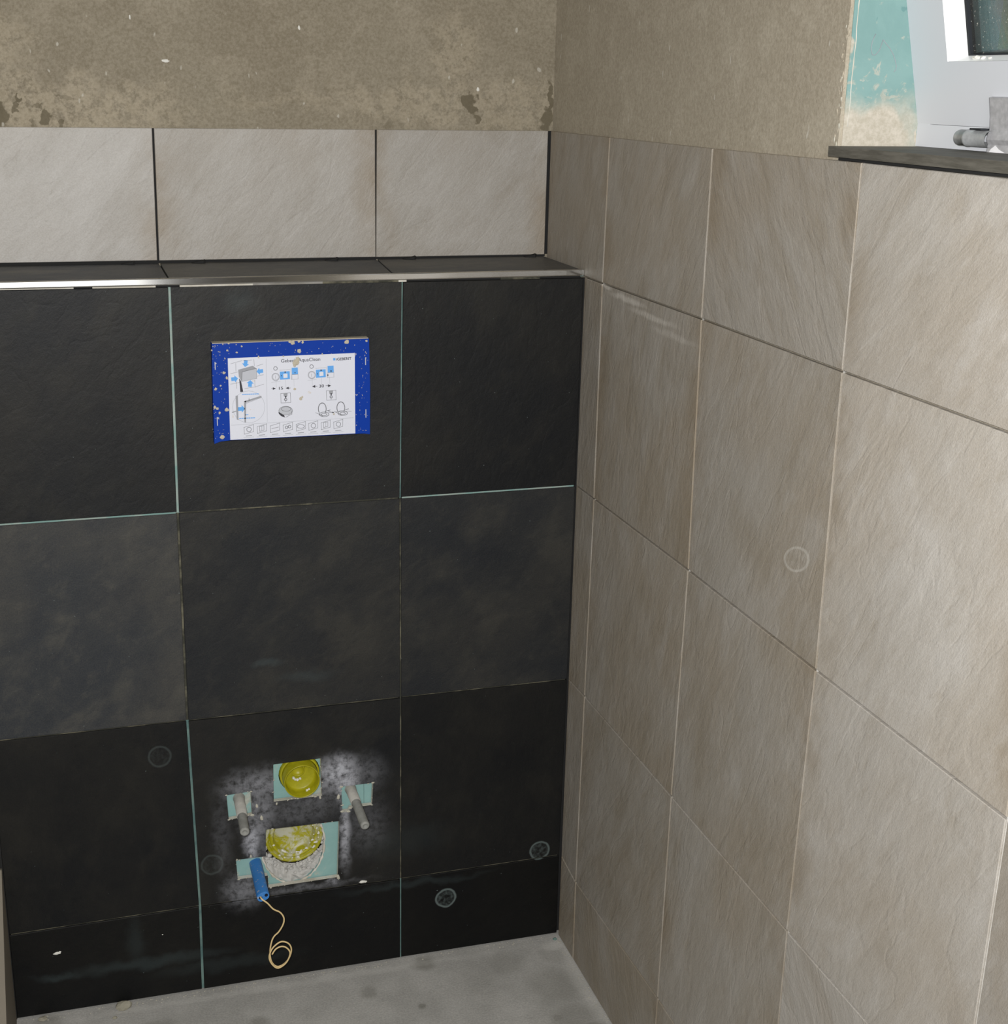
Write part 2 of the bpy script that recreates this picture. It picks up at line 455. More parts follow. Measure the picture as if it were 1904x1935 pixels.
def sill_mat():
    t = NT('grey_slate_slab')
    sc = t.n('ShaderNodeVectorMath', operation='MULTIPLY')
    t.put(sc.inputs[0], t.pos)
    sc.inputs[1].default_value = (6, 1, 9)
    n1 = t.noise(24, 6, 0.65, v=sc.outputs[0])
    c = t.mix(t.step(n1, 0.3, 0.7), (0.070, 0.066, 0.054), (0.125, 0.118, 0.10))
    return t.done(c, 0.65, t.bump(n1, 0.25, 0.001), 0.4)


M['sill'] = sill_mat()


def glass_mat():
    t = NT('dusty_window_glass')
    tr = t.n('ShaderNodeBsdfTransparent')
    tr.inputs[0].default_value = (0.86, 0.92, 0.92, 1)
    gl = t.n('ShaderNodeBsdfGlossy')
    gl.inputs['Roughness'].default_value = 0.02
    df = t.n('ShaderNodeBsdfDiffuse')
    df.inputs[0].default_value = (0.72, 0.70, 0.62, 1)
    lw = t.n('ShaderNodeFresnel')
    lw.inputs[0].default_value = 1.45
    m1 = t.n('ShaderNodeMixShader')
    t.put(m1.inputs[0], t.math('MULTIPLY', lw.outputs[0], 0.8))
    t.t.links.new(tr.outputs[0], m1.inputs[1])
    t.t.links.new(gl.outputs[0], m1.inputs[2])
    m2 = t.n('ShaderNodeMixShader')
    dust = t.math('ADD', t.math('MULTIPLY', t.step(t.noise(420, 2, 0.5), 0.66, 0.74), 0.55), t.math('MULTIPLY', t.noise(60, 4), 0.05))
    t.put(m2.inputs[0], dust)
    t.t.links.new(m1.outputs[0], m2.inputs[1])
    t.t.links.new(df.outputs[0], m2.inputs[2])
    t.t.links.new(m2.outputs[0], t.out.inputs[0])
    return t.m


M['glass'] = glass_mat()
M['wood'] = flat('pale_board', (0.235, 0.208, 0.168), 0.8, 0.2, var=0.3, vscale=20)
M['lump'] = flat('grey_mortar_lump', (0.36, 0.34, 0.27), 0.95, 0.15, var=0.5, vscale=120, bump=0.5)
M['render'] = flat('olive_outside_render', (0.66, 0.70, 0.42), 0.9, 0.2, var=0.4, vscale=40)
M['ground'] = flat('garden_soil', (0.12, 0.11, 0.06), 0.9, 0.1, var=0.5, vscale=5)


# ------------------------------------------------------------------ mesh helpers
class MB:
    def __init__(self):
        self.v, self.f, self.sm = [], [], []

    def add(self, verts, faces, smooth=False):
        o = len(self.v)
        self.v += [tuple(x) for x in verts]
        self.f += [tuple(i + o for i in f) for f in faces]
        self.sm += [smooth] * len(faces)

    def box(self, x0, x1, y0, y1, z0, z1):
        self.add([(x0, y0, z0), (x1, y0, z0), (x1, y1, z0), (x0, y1, z0), (x0, y0, z1), (x1, y0, z1), (x1, y1, z1), (x0, y1, z1)],
                 [(3, 2, 1, 0), (4, 5, 6, 7), (0, 1, 5, 4), (1, 2, 6, 5), (2, 3, 7, 6), (3, 0, 4, 7)])

    def tube(self, pts, r, n=10, caps=True, radii=None):
        pts = [Vector(p) for p in pts]
        rings = []
        t0 = (pts[1] - pts[0]).normalized()
        up = Vector((0, 0, 1)) if abs(t0.z) < 0.9 else Vector((0, 1, 0))
        a = t0.cross(up).normalized()
        vs = []
        for i, p in enumerate(pts):
            t = (pts[min(i + 1, len(pts) - 1)] - pts[max(i - 1, 0)]).normalized()
            a = (a - t * a.dot(t)).normalized()
            b = t.cross(a)
            rr = radii[i] if radii else r
            vs += [p + (a * math.cos(k * 2 * math.pi / n) + b * math.sin(k * 2 * math.pi / n)) * rr for k in range(n)]
        fs = []
        for i in range(len(pts) - 1):
            for k in range(n):
                k2 = (k + 1) % n
                fs.append((i * n + k, i * n + k2, (i + 1) * n + k2, (i + 1) * n + k))
        self.add(vs, fs, True)
        if caps:
            self.add(vs[:n], [tuple(range(n))[::-1]])
            self.add(vs[-n:], [tuple(range(n))])

    def lathe(self, centre, axis, prof, n=40, close=True):
        """prof: (radius, distance along axis) pairs"""
        c = Vector(centre)
        ax = Vector(axis).normalized()
        up = Vector((0, 0, 1)) if abs(ax.z) < 0.9 else Vector((0, 1, 0))
        a = ax.cross(up).normalized()
        b = ax.cross(a)
        vs = []
        for r, h in prof:
            vs += [c + ax * h + (a * math.cos(k * 2 * math.pi / n) + b * math.sin(k * 2 * math.pi / n)) * r for k in range(n)]
        fs = []
        for i in range(len(prof) - 1):
            for k in range(n):
                k2 = (k + 1) % n
                fs.append((i * n + k, i * n + k2, (i + 1) * n + k2, (i + 1) * n + k))
        self.add(vs, fs, True)
        if close:
            self.add(vs[-n:], [tuple(range(n))])

    def rock(self, loc, size, seed, flatten=(1, 1, 1), sub=1):
        bm = bmesh.new()
        bmesh.ops.create_icosphere(bm, subdivisions=sub, radius=1.0)
        rnd = random.Random(seed)
        off = Vector((rnd.random() * 50, rnd.random() * 50, rnd.random() * 50))
        vs = []
        for v in bm.verts:
            k = 1 + 0.45 * mnoise.noise(v.co * 1.3 + off) + rnd.uniform(-0.12, 0.12)
            vs.append((loc[0] + v.co.x * k * size * flatten[0], loc[1] + v.co.y * k * size * flatten[1], loc[2] + v.co.z * k * size * flatten[2]))
        self.add(vs, [tuple(v.index for v in f.verts) for f in bm.faces])
        bm.free()

    def build(self, name, mat, parent=None, **props):
        me = bpy.data.meshes.new(name)
        me.from_pydata(self.v, [], self.f)
        me.polygons.foreach_set('use_smooth', self.sm)
        bm = bmesh.new()
        bm.from_mesh(me)
        bmesh.ops.remove_doubles(bm, verts=bm.verts, dist=1e-6)
        bmesh.ops.recalc_face_normals(bm, faces=bm.faces)
        bm.to_mesh(me)
        bm.free()
        me.materials.append(M[mat])
        o = bpy.data.objects.new(name, me)
        COL.objects.link(o)
        if parent is not None:
            o.parent = parent
        for k, v in props.items():
            o[k] = v
        return o


def empty(name, loc=(0, 0, 0), **props):
    o = bpy.data.objects.new(name, None)
    o.empty_display_size = 0.05
    COL.objects.link(o)
    o.location = loc
    for k, v in props.items():
        o[k] = v
    return o


def attach(child, parent):
    """parent and keep the world place (parents here are only translated)"""
    child.parent = parent
    child.matrix_parent_inverse = Matrix.Translation(-Vector(parent.location))
    return child


def back(u, v, w):      # plane of the boxed-in front: u = x, v = z, w = depth into the wall
    return (u, w, v)


def side(u, v, w):      # right wall: u = y, v = z
    return (w, u, v)


def flatp(u, v, w):     # floor or ledge: u = x, v = y, w = depth below
    return (u, v, w)


def slab(poly, fmap, w0, w1, bevel=0.0008):
    """one tile: convex polygon, front at depth w0 with a small arris, back at w1"""
    n = len(poly)
    cx = sum(p[0] for p in poly) / n
    cy = sum(p[1] for p in poly) / n
    s = 1 if w1 > w0 else -1
    inner = []
    for p in poly:
        inner.append((p[0] - math.copysign(bevel, p[0] - cx), p[1] - math.copysign(bevel, p[1] - cy)))
    vs = [fmap(u, v, w0) for u, v in inner] + [fmap(u, v, w0 + s * bevel) for u, v in poly] + [fmap(u, v, w1) for u, v in poly]
    fs = [tuple(range(n)), tuple(range(2 * n, 3 * n))[::-1]]
    for i in range(n):
        j = (i + 1) % n
        fs.append((i, j, n + j, n + i))
        fs.append((n + i, n + j, 2 * n + j, 2 * n + i))
    m = MB()
    m.add(vs, fs)
    return m


def holed(outer, holes, fmap, w0, w1):
    """slab with holes"""
    loops = [outer] + holes
    pts = [p for l in loops for p in l]
    tris = tessellate_polygon([[Vector((p[0], p[1], 0)) for p in l] for l in loops])
    n = len(pts)
    vs = [fmap(u, v, w0) for u, v in pts] + [fmap(u, v, w1) for u, v in pts]
    fs = [tuple(t) for t in tris] + [tuple(i + n for i in t)[::-1] for t in tris]
    o = 0
    for l in loops:
        k = len(l)
        for i in range(k):
            j = (i + 1) % k
            fs.append((o + i, o + j, n + o + j, n + o + i))
        o += k
    m = MB()
    m.add(vs, fs)
    return m


rt = random.Random(3)


def tile(mb, mat, parent, grain, tone, label=None, sat=1.0):
    g = Vector(grain).normalized()
    o = mb.build('tile', mat, parent, face_x=1.0 if abs(g.x) > 0.2 else 0.0, grain=(g.x, g.y, g.z), tone=float(tone), saturation=float(sat), seed=rt.uniform(0, 60))
    if label:
        o['label'] = label
    return o


# ------------------------------------------------------------------ setting: floor, ceiling, walls
D = 0.1746          # back wall tile face; the boxed-in front stands at y = 0
ZL = 1.163          # ledge top
b = MB(); b.box(-2.5, 0.006, -3.3, 0.3, -0.1, 0.0)
floor = b.build('floor', 'screed', kind='structure')
b = MB(); b.box(-2.5, 0.4, -3.3, 0.4, 2.4, 2.5)
b.build('ceiling', 'ceiling', kind='structure')

b = MB(); b.box(-2.5, 0.006, D + 0.006, 0.4, 0, 2.4)
wall_back = b.build('wall_back', 'plaster_back', kind='structure')
b = MB(); b.box(-2.6, 0.4, -3.4, -3.3, 0, 2.4)
b.build('wall_rear', 'plaster_room', kind='structure')
b = MB(); b.box(-2.6, -2.5, -3.3, 0.4, 0, 2.4)
b.build('wall_far_left', 'plaster_room', kind='structure')
b = MB(); b.box(-1.25, -1.12, -0.42, D + 0.006, 0, 2.4)
wall_left = b.build('wall_left', 'plaster_room', kind='structure')
# pale board sloping down from the dark tiles to the floor
m = MB()
pf = [(-0.0035, 0.001), (-0.0035, 0.2770), (-0.0120, 0.2790), (-0.3600, 0.0060), (-0.3600, 0.001)]
k = len(pf)
m.add([(-0.9095, y, z) for y, z in pf] + [(-1.115, y, z) for y, z in pf], [tuple(range(k)), tuple(range(k, 2 * k))[::-1]] + [(a, (a + 1) % k, k + (a + 1) % k, k + a) for a in range(k)])
m.build('sloping_board', 'wood', label='pale sloping board at the far left beside the dark tiles', category='board')

# right wall with the window opening
Y0, Y9, ZS, ZH = -0.683, -1.36, 1.3632, 2.02
b = MB()
b.box(0.006, 0.31, Y0, 0.4, 0, 2.4)
b.box(0.006, 0.31, Y9, Y0, 0, ZS)
b.box(0.006, 0.31, Y9, Y0, ZH, 2.4)
b.box(0.006, 0.31, -3.3, Y9, 0, 2.4)
wall_right = b.build('wall_right', 'plaster_right', kind='structure')
b = MB(); b.box(0.165, 0.33, Y0 - 0.001, Y0 + 0.004, ZS, ZH)
b.build('outer_reveal', 'render', wall_right)
b = MB(); b.box(0.010, 0.150, Y0 - 0.001, Y0 + 0.004, ZS, ZH)
b.build('plasterboard', 'reveal', wall_right, label='green plasterboard lining of the window reveal smeared with mortar')
# ragged plaster edge along the reveal arris and the corner bead beside it
re = random.Random(21)
b, b2 = MB(), MB()
z = 1.366
while z < 1.75:
    r = re.uniform(0.0006, 0.0021)
    (b if re.random() < 0.35 else b2).rock((0.0060 + re.uniform(-0.001, 0.002), Y0 + re.uniform(-0.001, 0.007), z), r, re.random(), (0.6, 1, re.uniform(0.8, 2.6)))
    z += re.uniform(0.0012, 0.004)
b.build('chipped_edge', 'crumb', wall_right, kind='stuff')
b2.build('chipped_edge', 'plaster_right', wall_right, kind='stuff')
b = MB()
pts = []
z = 1.392
while z < 1.90:
    pts.append((0.0148 + re.uniform(-0.0006, 0.0006), Y0 - 0.0008, z))
    z += re.uniform(0.006, 0.016)
b.tube(pts, 0.0007, 6, True, [re.uniform(0.0003, 0.0010) for _ in pts])
b.build('corner_bead', 'adhesive', wall_right)
# pencil scribble on the reveal board
b = MB()
for pts in ([(0.0365, 1.4815), (0.0335, 1.474), (0.0328, 1.4674), (0.0350, 1.4615), (0.0383, 1.4615), (0.0425, 1.466), (0.0456, 1.4762)],
            [(0.0456, 1.4762), (0.0500, 1.4720), (0.0545, 1.4679), (0.0590, 1.4620), (0.0619, 1.4564), (0.0638, 1.4514), (0.0634, 1.448), (0.0614, 1.4457)]):
    b.tube([(x, Y0 - 0.0012, z) for x, z in pts], 0.00035, 5)
b.build('pencil_mark', 'ink_grey', wall_right)

# ------------------------------------------------------------------ right wall tiles
CY = [0.0, -0.0772, -0.4125, -0.7436, -1.0755, -1.408, -1.741]
CZ = [0.0, 0.158, 0.4912, 0.8238, 1.1525, 1.3590]
COFF = {(1, 1): 0.003, (1, 2): 0.0005, (1, 3): -0.0026, (1, 4): 0.0018, (1, 5): -0.0017, (2, 1): -0.0005, (2, 2): -0.0018, (2, 3): -0.0070, (2, 4): 0.0025,
        (2, 5): 0.003, (3, 2): 0.0014, (3, 3): -0.0045, (3, 4): 0.0008, (3, 5): 0.0025, (4, 3): -0.001, (4, 2): 0.001}
ZOFF = {(1, 1): -0.008, (2, 1): 0.004, (1, 2): 0.0014, (2, 2): 0.0007, (3, 2): -0.0016, (1, 3): 0.0005, (2, 3): 0.0017, (3, 3): -0.0009, (4, 3): -0.0028, (2, 4): 0.0009,
        (1, 5): -0.0004, (2, 5): -0.0008, (3, 5): 0.0006, (0, 3): 0.0, (0, 2): 0.0, (0, 1): 0.001}


def rc(i, j):
    return (CY[i] + COFF.get((i, j), 0), CZ[j] + ZOFF.get((i, j), 0))


ANG = {(0, 4): 65, (1, 4): 58, (2, 4): -52, (3, 4): 42, (0, 3): 80, (1, 3): 76, (2, 3): 66, (3, 3): 55, (0, 2): 85, (1, 2): 72, (2, 2): 70, (3, 2): 62,
       (0, 1): 80, (1, 1): 62, (2, 1): 75, (3, 1): -48, (0, 0): 60, (1, 0): -60, (2, 0): 70, (3, 0): -45, (4, 1): -48}
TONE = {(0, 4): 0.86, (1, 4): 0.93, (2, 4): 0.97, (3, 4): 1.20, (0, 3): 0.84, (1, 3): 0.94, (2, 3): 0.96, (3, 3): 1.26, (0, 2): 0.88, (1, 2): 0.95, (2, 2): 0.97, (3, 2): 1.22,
        (0, 1): 0.90, (1, 1): 0.95, (2, 1): 1.0, (3, 1): 1.18, (0, 0): 0.9, (1, 0): 0.92, (2, 0): 0.95, (3, 0): 0.98}  # near column lifted: flash falloff along the wall put into the tile colour
G = 0.0013
for i in range(6):
    for j in range(5):
        a, bq, c, d = rc(i, j), rc(i + 1, j), rc(i + 1, j + 1), rc(i, j + 1)
        if i == 0:
            far = D - 0.004 if j == 4 else -0.0035
            a = (far, a[1]); d = (far, d[1])
            gl = 0
        else:
            gl = G
        zb = 0.002 if j == 0 else G
        zt = 0 if j == 4 else G
        poly = [(a[0] - gl, a[1] + zb), (bq[0] + G, bq[1] + zb), (c[0] + G, c[1] - zt), (d[0] - gl, d[1] - zt)]
        th = math.radians(ANG.get((i, j), 60))
        pr = rt.uniform(-0.0003, 0.0003)
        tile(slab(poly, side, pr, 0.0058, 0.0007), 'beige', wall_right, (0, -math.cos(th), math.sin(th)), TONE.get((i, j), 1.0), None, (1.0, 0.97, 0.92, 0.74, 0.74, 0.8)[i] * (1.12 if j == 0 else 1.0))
# joints of the right wall: unfilled vertical ones pale, horizontal ones grey
for i in range(1, 7):
    m = MB()
    for j in range(5):
        p, q = rc(i, j), rc(i, j + 1)
        z0 = p[1] + 0.002 if j == 0 else p[1]
        m.add([(0.0022, p[0] - 0.0022, z0), (0.0022, p[0] + 0.0022, z0), (0.0022, q[0] + 0.0022, q[1] - 0.0005), (0.0022, q[0] - 0.0022, q[1] - 0.0005),
               (0.0056, p[0] - 0.0022, z0), (0.0056, p[0] + 0.0022, z0), (0.0056, q[0] + 0.0022, q[1] - 0.0005), (0.0056, q[0] - 0.0022, q[1] - 0.0005)],
              [(0, 1, 2, 3), (0, 4, 5, 1), (2, 6, 7, 3)])
    m.build('joint', 'joint_light', wall_right)

# ------------------------------------------------------------------ boxed-in wall below the ledge
AX = [(-0.6175, 0.0005), (-0.6159, 0.1601), (-0.6213, 0.4881), (-0.6201, 0.8224), (-0.6164, 1.151)]
BX = [(-0.2842, 0.0009), (-0.2843, 0.1568), (-0.2846, 0.4888), (-0.2857, 0.8224), (-0.2828, 1.1508)]
CX = [(-0.0012, 0.0), (-0.0023, 0.1588), (-0.0007, 0.4891), (0.0, 0.8231), (0.0, 1.1505)]
LX = [(-0.909, 0.0005), (-0.909, 0.1565), (-0.909, 0.488), (-0.909, 0.822), (-0.909, 1.1528)]


def ell(cx, cz, rx, rz, n=28):
    return [(cx + rx * math.cos(2 * math.pi * k / n), cz + rz * math.sin(2 * math.pi * k / n)) for k in range(n)]


DR = (-0.4595, 0.2565)      # drain axis (x, z)
FP = (-0.4490, 0.3685)      # flush pipe axis
wall_box = holed([(-1.118, 0.002), (-0.0035, 0.002), (-0.0035, 1.1515), (-1.118, 1.1515)],
                 [ell(-0.4615, 0.2415, 0.052, 0.0695), ell(FP[0], FP[1] + 0.002, 0.0335, 0.0335)], back, 0.0105, 0.023).build('wall_lower_back', 'board', kind='structure')
b = MB(); b.box(-1.118, 0.004, 0.012, D - 0.004, 1.1515, 1.1535)
b.build('top_board', 'board', wall_box)
m = MB()
for x in (-0.3795, -0.344):
    m.box(x - 0.0003, x + 0.0003, 0.0101, 0.0106, 0.17 if x < -0.36 else 0.30, 0.285 if x < -0.36 else 0.345)
m.build('board_seam', 'joint_teal', wall_box)

gA = [0.0020, 0.0018, 0.0016, 0.0016, 0.0021]
cols = [(LX, AX), (AX, BX), (BX, CX)]
DT = {(0, 0): 0.30, (0, 1): 0.48, (0, 2): 2.25, (0, 3): 0.66, (1, 0): 0.25, (1, 1): 0.62, (1, 2): 1.15, (1, 3): 0.80, (2, 0): 0.20, (2, 1): 0.42, (2, 2): 1.15, (2, 3): 0.46}  # sheen of the middle row and falloff below it painted into the tile tone
DG = {(0, 0): 30, (0, 1): 80, (0, 2): 40, (0, 3): 60, (1, 0): 35, (1, 1): 60, (1, 2): 40, (1, 3): 45, (2, 0): 30, (2, 1): 85, (2, 2): 35, (2, 3): 70}
cut = {'flush': [(-0.4918, 0.3966), (-0.4156, 0.3978), (-0.4148, 0.3308), (-0.4928, 0.3308)],
       'lrod': [(-0.5668, 0.3526), (-0.5283, 0.3540), (-0.5275, 0.3120), (-0.5648, 0.3085)],
       'rrod': [(-0.3832, 0.3425), (-0.3305, 0.3428), (-0.3327, 0.3026), (-0.3690, 0.3022), (-0.3720, 0.2965), (-0.3820, 0.2975)],
       'drain': [(-0.5070, 0.2825), (-0.3871, 0.2808), (-0.3911, 0.1775), (-0.5055, 0.1760), (-0.5060, 0.1985), (-0.5544, 0.1993), (-0.5561, 0.2350), (-0.5080, 0.2343)]}
for ci, (Lc, Rc) in enumerate(cols):
    for j in range(4):
        gl = 0.0005 if ci == 0 else gA[j] if ci == 1 else 0.0011
        gr = gA[j] if ci == 0 else 0.0011 if ci == 1 else 0.0008
        zb = 0.0035 if j == 0 else 0.0012
        zt = 0.0012 if j < 3 else 0.0
        poly = [(Lc[j][0] + gl, Lc[j][1] + zb), (Rc[j][0] - gr, Rc[j][1] + zb), (Rc[j + 1][0] - gr, Rc[j + 1][1] - zt), (Lc[j + 1][0] + gl, Lc[j + 1][1] - zt)]
        th = math.radians(DG[(ci, j)])
        if (ci, j) == (1, 1):
            mb = holed(poly, [cut['flush'], cut['lrod'], cut['rrod'], cut['drain']], back, 0.0, 0.0090)
        elif (ci, j) == (1, 3):
            mb = holed(poly, [[(-0.5630, 1.0712), (-0.3345, 1.0712), (-0.3345, 0.9265), (-0.5630, 0.9265)]], back, 0.0, 0.0090)
        else:
            mb = slab(poly, back, rt.uniform(-0.0003, 0.0003), 0.0090)
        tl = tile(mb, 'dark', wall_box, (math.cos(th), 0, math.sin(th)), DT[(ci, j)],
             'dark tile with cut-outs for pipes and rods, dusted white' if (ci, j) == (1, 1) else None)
        if (ci, j) == (1, 1):      # raw cut edges are dusty
            tl.data.materials.append(M['adhesive'])
            for pl in tl.data.polygons:
                if abs(pl.normal.y) < 0.5 and -0.58 < pl.center.x < -0.32 and 0.17 < pl.center.z < 0.41:
                    pl.material_index = 1


def joint(p, q, half, mat, y=0.0030):
    d = Vector((q[0] - p[0], q[1] - p[1])).normalized()
    n = Vector((-d.y, d.x)) * half
    m = MB()
    f = [(p[0] + n.x, y, p[1] + n.y), (p[0] - n.x, y, p[1] - n.y), (q[0] - n.x, y, q[1] - n.y), (q[0] + n.x, y, q[1] + n.y)]
    bk = [(v[0], 0.0100, v[2]) for v in f]
    m.add(f + bk, [(0, 1, 2, 3), (7, 6, 5, 4), (0, 4, 5, 1), (1, 5, 6, 2), (2, 6, 7, 3), (3, 7, 4, 0)])
    return m.build('joint', mat, wall_box)


def lerp(a, b_, t):
    return (a[0] + (b_[0] - a[0]) * t, a[1] + (b_[1] - a[1]) * t)


jm = ['joint_teal', 'joint_teal', 'joint_dim', 'joint_pale']
for j in range(4):
    joint(AX[j] if j else (AX[0][0], 0.004), AX[j + 1], 0.0024, jm[j], 0.0012 if j == 3 else 0.003)
    joint(BX[j] if j else (BX[0][0], 0.004), BX[j + 1], 0.0014, ['joint_teal', 'joint_dim', 'joint_dim', 'joint_teal'][j], 0.002)
for j, mats in ((1, ('joint_dim', 'joint_dim', 'joint_dim')), (2, ('joint_dim', 'joint_dim', 'joint_dim')), (3, ('joint_pale', 'joint_dim', 'joint_pale'))):
    for ci, (Lc, Rc) in enumerate(cols):
        joint((Lc[j][0] + 0.003, Lc[j][1]), (Rc[j][0] - 0.003, Rc[j][1]), 0.0013, mats[ci], 0.0015 if j == 3 else 0.003)
m = MB(); m.box(-0.9185, -0.9087, 0.0005, 0.0104, 0.002, 1.150)
m.build('joint', 'joint_dark', wall_box)
# adhesive squeezed out below the edge profile
for x0, x1, mt in ((-0.905, -0.745, 'adhesive'), (-0.745, -0.720, 'joint_dark'), (-0.720, -0.635, 'adhesive'), (-0.635, -0.602, 'joint_dark'), (-0.602, -0.50, 'adhesive'), (-0.50, -0.40, 'joint_grey'), (-0.40, -0.288, 'joint_dim'),
                   (-0.288, -0.276, 'adhesive'), (-0.276, -0.132, 'joint_dark'), (-0.132, -0.07, 'joint_dim'), (-0.07, -0.004, 'joint_dark')):
    m = MB(); m.box(x0, x1, 0.0022 if mt != 'joint_dark' else 0.006, 0.0090, 1.1500, 1.1538 if mt != 'adhesive' else 1.1534)
    m.build('joint', mt, wall_box)
m = MB(); m.box(-0.0030, 0.0045, 0.0080, 0.0105, 0.003, 1.150)
m.build('joint', 'joint_dark', wall_box)

# ledge tiles, their edge profile and the pale tiles above
gx = [-0.909, -0.6162, -0.2810, -0.003]
gx2 = [-0.909, -0.6166, -0.2960, -0.003]
for k in range(3):
    poly = [(gx2[k] + 0.0013, 0.0040), (gx2[k + 1] - 0.0013, 0.0040), (gx[k + 1] - 0.0013, D + 0.004), (gx[k] + 0.0013, D + 0.004)]
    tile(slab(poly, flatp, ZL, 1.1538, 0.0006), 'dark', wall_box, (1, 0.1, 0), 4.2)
for k in (1, 2):
    m = MB(); m.add([(gx2[k] - 0.002, 0.004, 1.1575), (gx2[k] + 0.002, 0.004, 1.1575), (gx[k] + 0.002, D, 1.1575), (gx[k] - 0.002, D, 1.1575)], [(0, 1, 2, 3)])
    m.build('joint', 'joint_dark', wall_box)
m = MB()
prof = [(0.0035, 1.1636), (-0.0002, 1.1638), (-0.0011, 1.1634), (-0.0014, 1.1626), (-0.0014, 1.1556), (-0.0011, 1.1543), (0.0006, 1.1540), (0.0035, 1.1540)]
n = len(prof)
m.add([(-0.909, y, z) for y, z in prof] + [(-0.0008, y, z) for y, z in prof], [(i, (i + 1) % n, n + (i + 1) % n, n + i) for i in range(n)] + [tuple(range(n)), tuple(range(n, 2 * n))[::-1]])
trim = m.build('trim_1', 'chrome', kind='structure')
trim['label'] = 'polished steel edge profile along the front of the dark ledge'

lx = [-0.93, -0.6160, -0.2822, -0.0022]
for k in range(3):
    x0, x1 = lx[k] + (0.0015 if k else 0), lx[k + 1] - (0.0015 if k < 2 else 0.0012)
    poly = [(x0 - (0.002 if k else 0), 1.1680 - (0.0 if k == 0 else 0.0008 * k)), (x1 - (0.002 if k == 0 else 0), 1.1675 - 0.0008 * k), (x1, 1.3592), (x0, 1.3592)]
    th = math.radians([50, 52, 48][k])
    tile(slab(poly, back, D, D + 0.0058, 0.0007), 'beige', wall_back, (math.cos(th), 0, math.sin(th)), [1.20, 1.01, 0.94][k], None, [0.45, 0.66, 0.72][k])  # tile shade variation plus flash sheen put into tone and saturation
for k in (1, 2):
    m = MB(); m.add([(lx[k] - 0.004, D + 0.0035, 1.166), (lx[k] + 0.0025, D + 0.0035, 1.166), (lx[k] + 0.0025, D + 0.0035, 1.359), (lx[k] - 0.0025, D + 0.0035, 1.359)], [(0, 1, 2, 3)])
    m.build('joint', 'joint_dark', wall_back)
m = MB(); m.box(-0.93, -0.001, D + 0.0048, D + 0.0058, 1.1625, 1.1672)
m.build('joint', 'joint_dark', wall_back)
m = MB(); m.box(-0.0042, 0.0057, D + 0.0045, D + 0.0058, 1.166, 1.359)
m.build('joint', 'joint_dark', wall_back)

# plastic wedges pushed under the pale tiles
wl = ['second black spacer wedge from the left, near the ledge joint', 'black spacer wedge just right of the left ledge joint', 'black spacer wedge under the middle pale tile, near its right end',
      'black spacer wedge just right of the right ledge joint', 'black spacer wedge nearest the right wall corner']
wl[0] = 'leftmost black spacer wedge, under the left pale tile'
for k, x in enumerate((-0.662, -0.558, -0.354, -0.2296, -0.029)):
    m = MB()
    xa, xb = x - 0.011, x + 0.006
    y1, y0 = D - 0.0005, D - 0.010
    z0, z1, z2 = ZL + 0.0003, ZL + 0.0008, ZL + 0.0040
    m.add([(xa, y1, z0), (xa, y0, z0), (xb, y0 - 0.002, z0), (xb, y1, z0), (xa, y1, z1), (xa, y0, z1), (xb, y0 - 0.002, z2), (xb, y1, z2),
           (xb + 0.003, y0 + 0.001, z0), (xb + 0.003, y1, z0), (xb + 0.003, y0 + 0.001, z2 + 0.001), (xb + 0.003, y1, z2 + 0.001)],
          [(0, 1, 2, 3), (4, 5, 6, 7), (0, 1, 5, 4), (1, 2, 6, 5), (0, 3, 7, 4), (3, 2, 8, 9), (7, 6, 10, 11), (2, 8, 10, 6), (8, 9, 11, 10), (9, 3, 7, 11)])
    m.build('tile_spacer', 'joint_dark', label=wl[k], category='spacer', group='black wedges under the pale tile row')

# ------------------------------------------------------------------ chips round the cut-outs of the lower tile
m = MB()
rc2 = random.Random(5)
for nm, hole in cut.items():
    for i in range(len(hole)):
        p, q = hole[i], hole[(i + 1) % len(hole)]
        L = math.hypot(q[0] - p[0], q[1] - p[1])
        bottom = abs(p[1] - q[1]) < 0.01 and p[0] > q[0]
        k = int(L / (0.0032 if bottom else 0.006))
        for s in range(k):
            t_ = (s + rc2.random()) / max(k, 1)
            if mnoise.noise(Vector((p[0] * 90 + s * 0.5, q[1] * 90, 1.0))) < 0.0 and not bottom:
                continue
            x, z = p[0] + (q[0] - p[0]) * t_, p[1] + (q[1] - p[1]) * t_
            m.rock((x + rc2.uniform(-0.001, 0.001), rc2.uniform(-0.0002, 0.004), z + rc2.uniform(-0.001, 0.001)), rc2.uniform(0.0004, 0.0017), rc2.random(), (rc2.uniform(0.7, 2.2), 0.7, rc2.uniform(0.6, 1.2)))
        if nm in ('lrod', 'rrod'):
            x, z = p
            m.rock((x, 0.0003, z), rc2.uniform(0.0012, 0.0028), rc2.random(), (1.5, 0.5, 0.9))
for x, z, s in ((-0.3900, 0.1775, 0.004), (-0.513, 0.304, 0.004), (-0.520, 0.327, 0.003), (-0.418, 0.328, 0.003), (-0.488, 0.327, 0.0025), (-0.388, 0.3245, 0.004), (-0.532, 0.238, 0.003)):
    m.rock((x, -0.0002, z), s, rc2.random(), (0.7, 0.4, 1.2))
m.build('chipped_edge', 'crumb', wall_box, kind='stuff', label='whitish chips of glaze and plaster along the cut-outs')

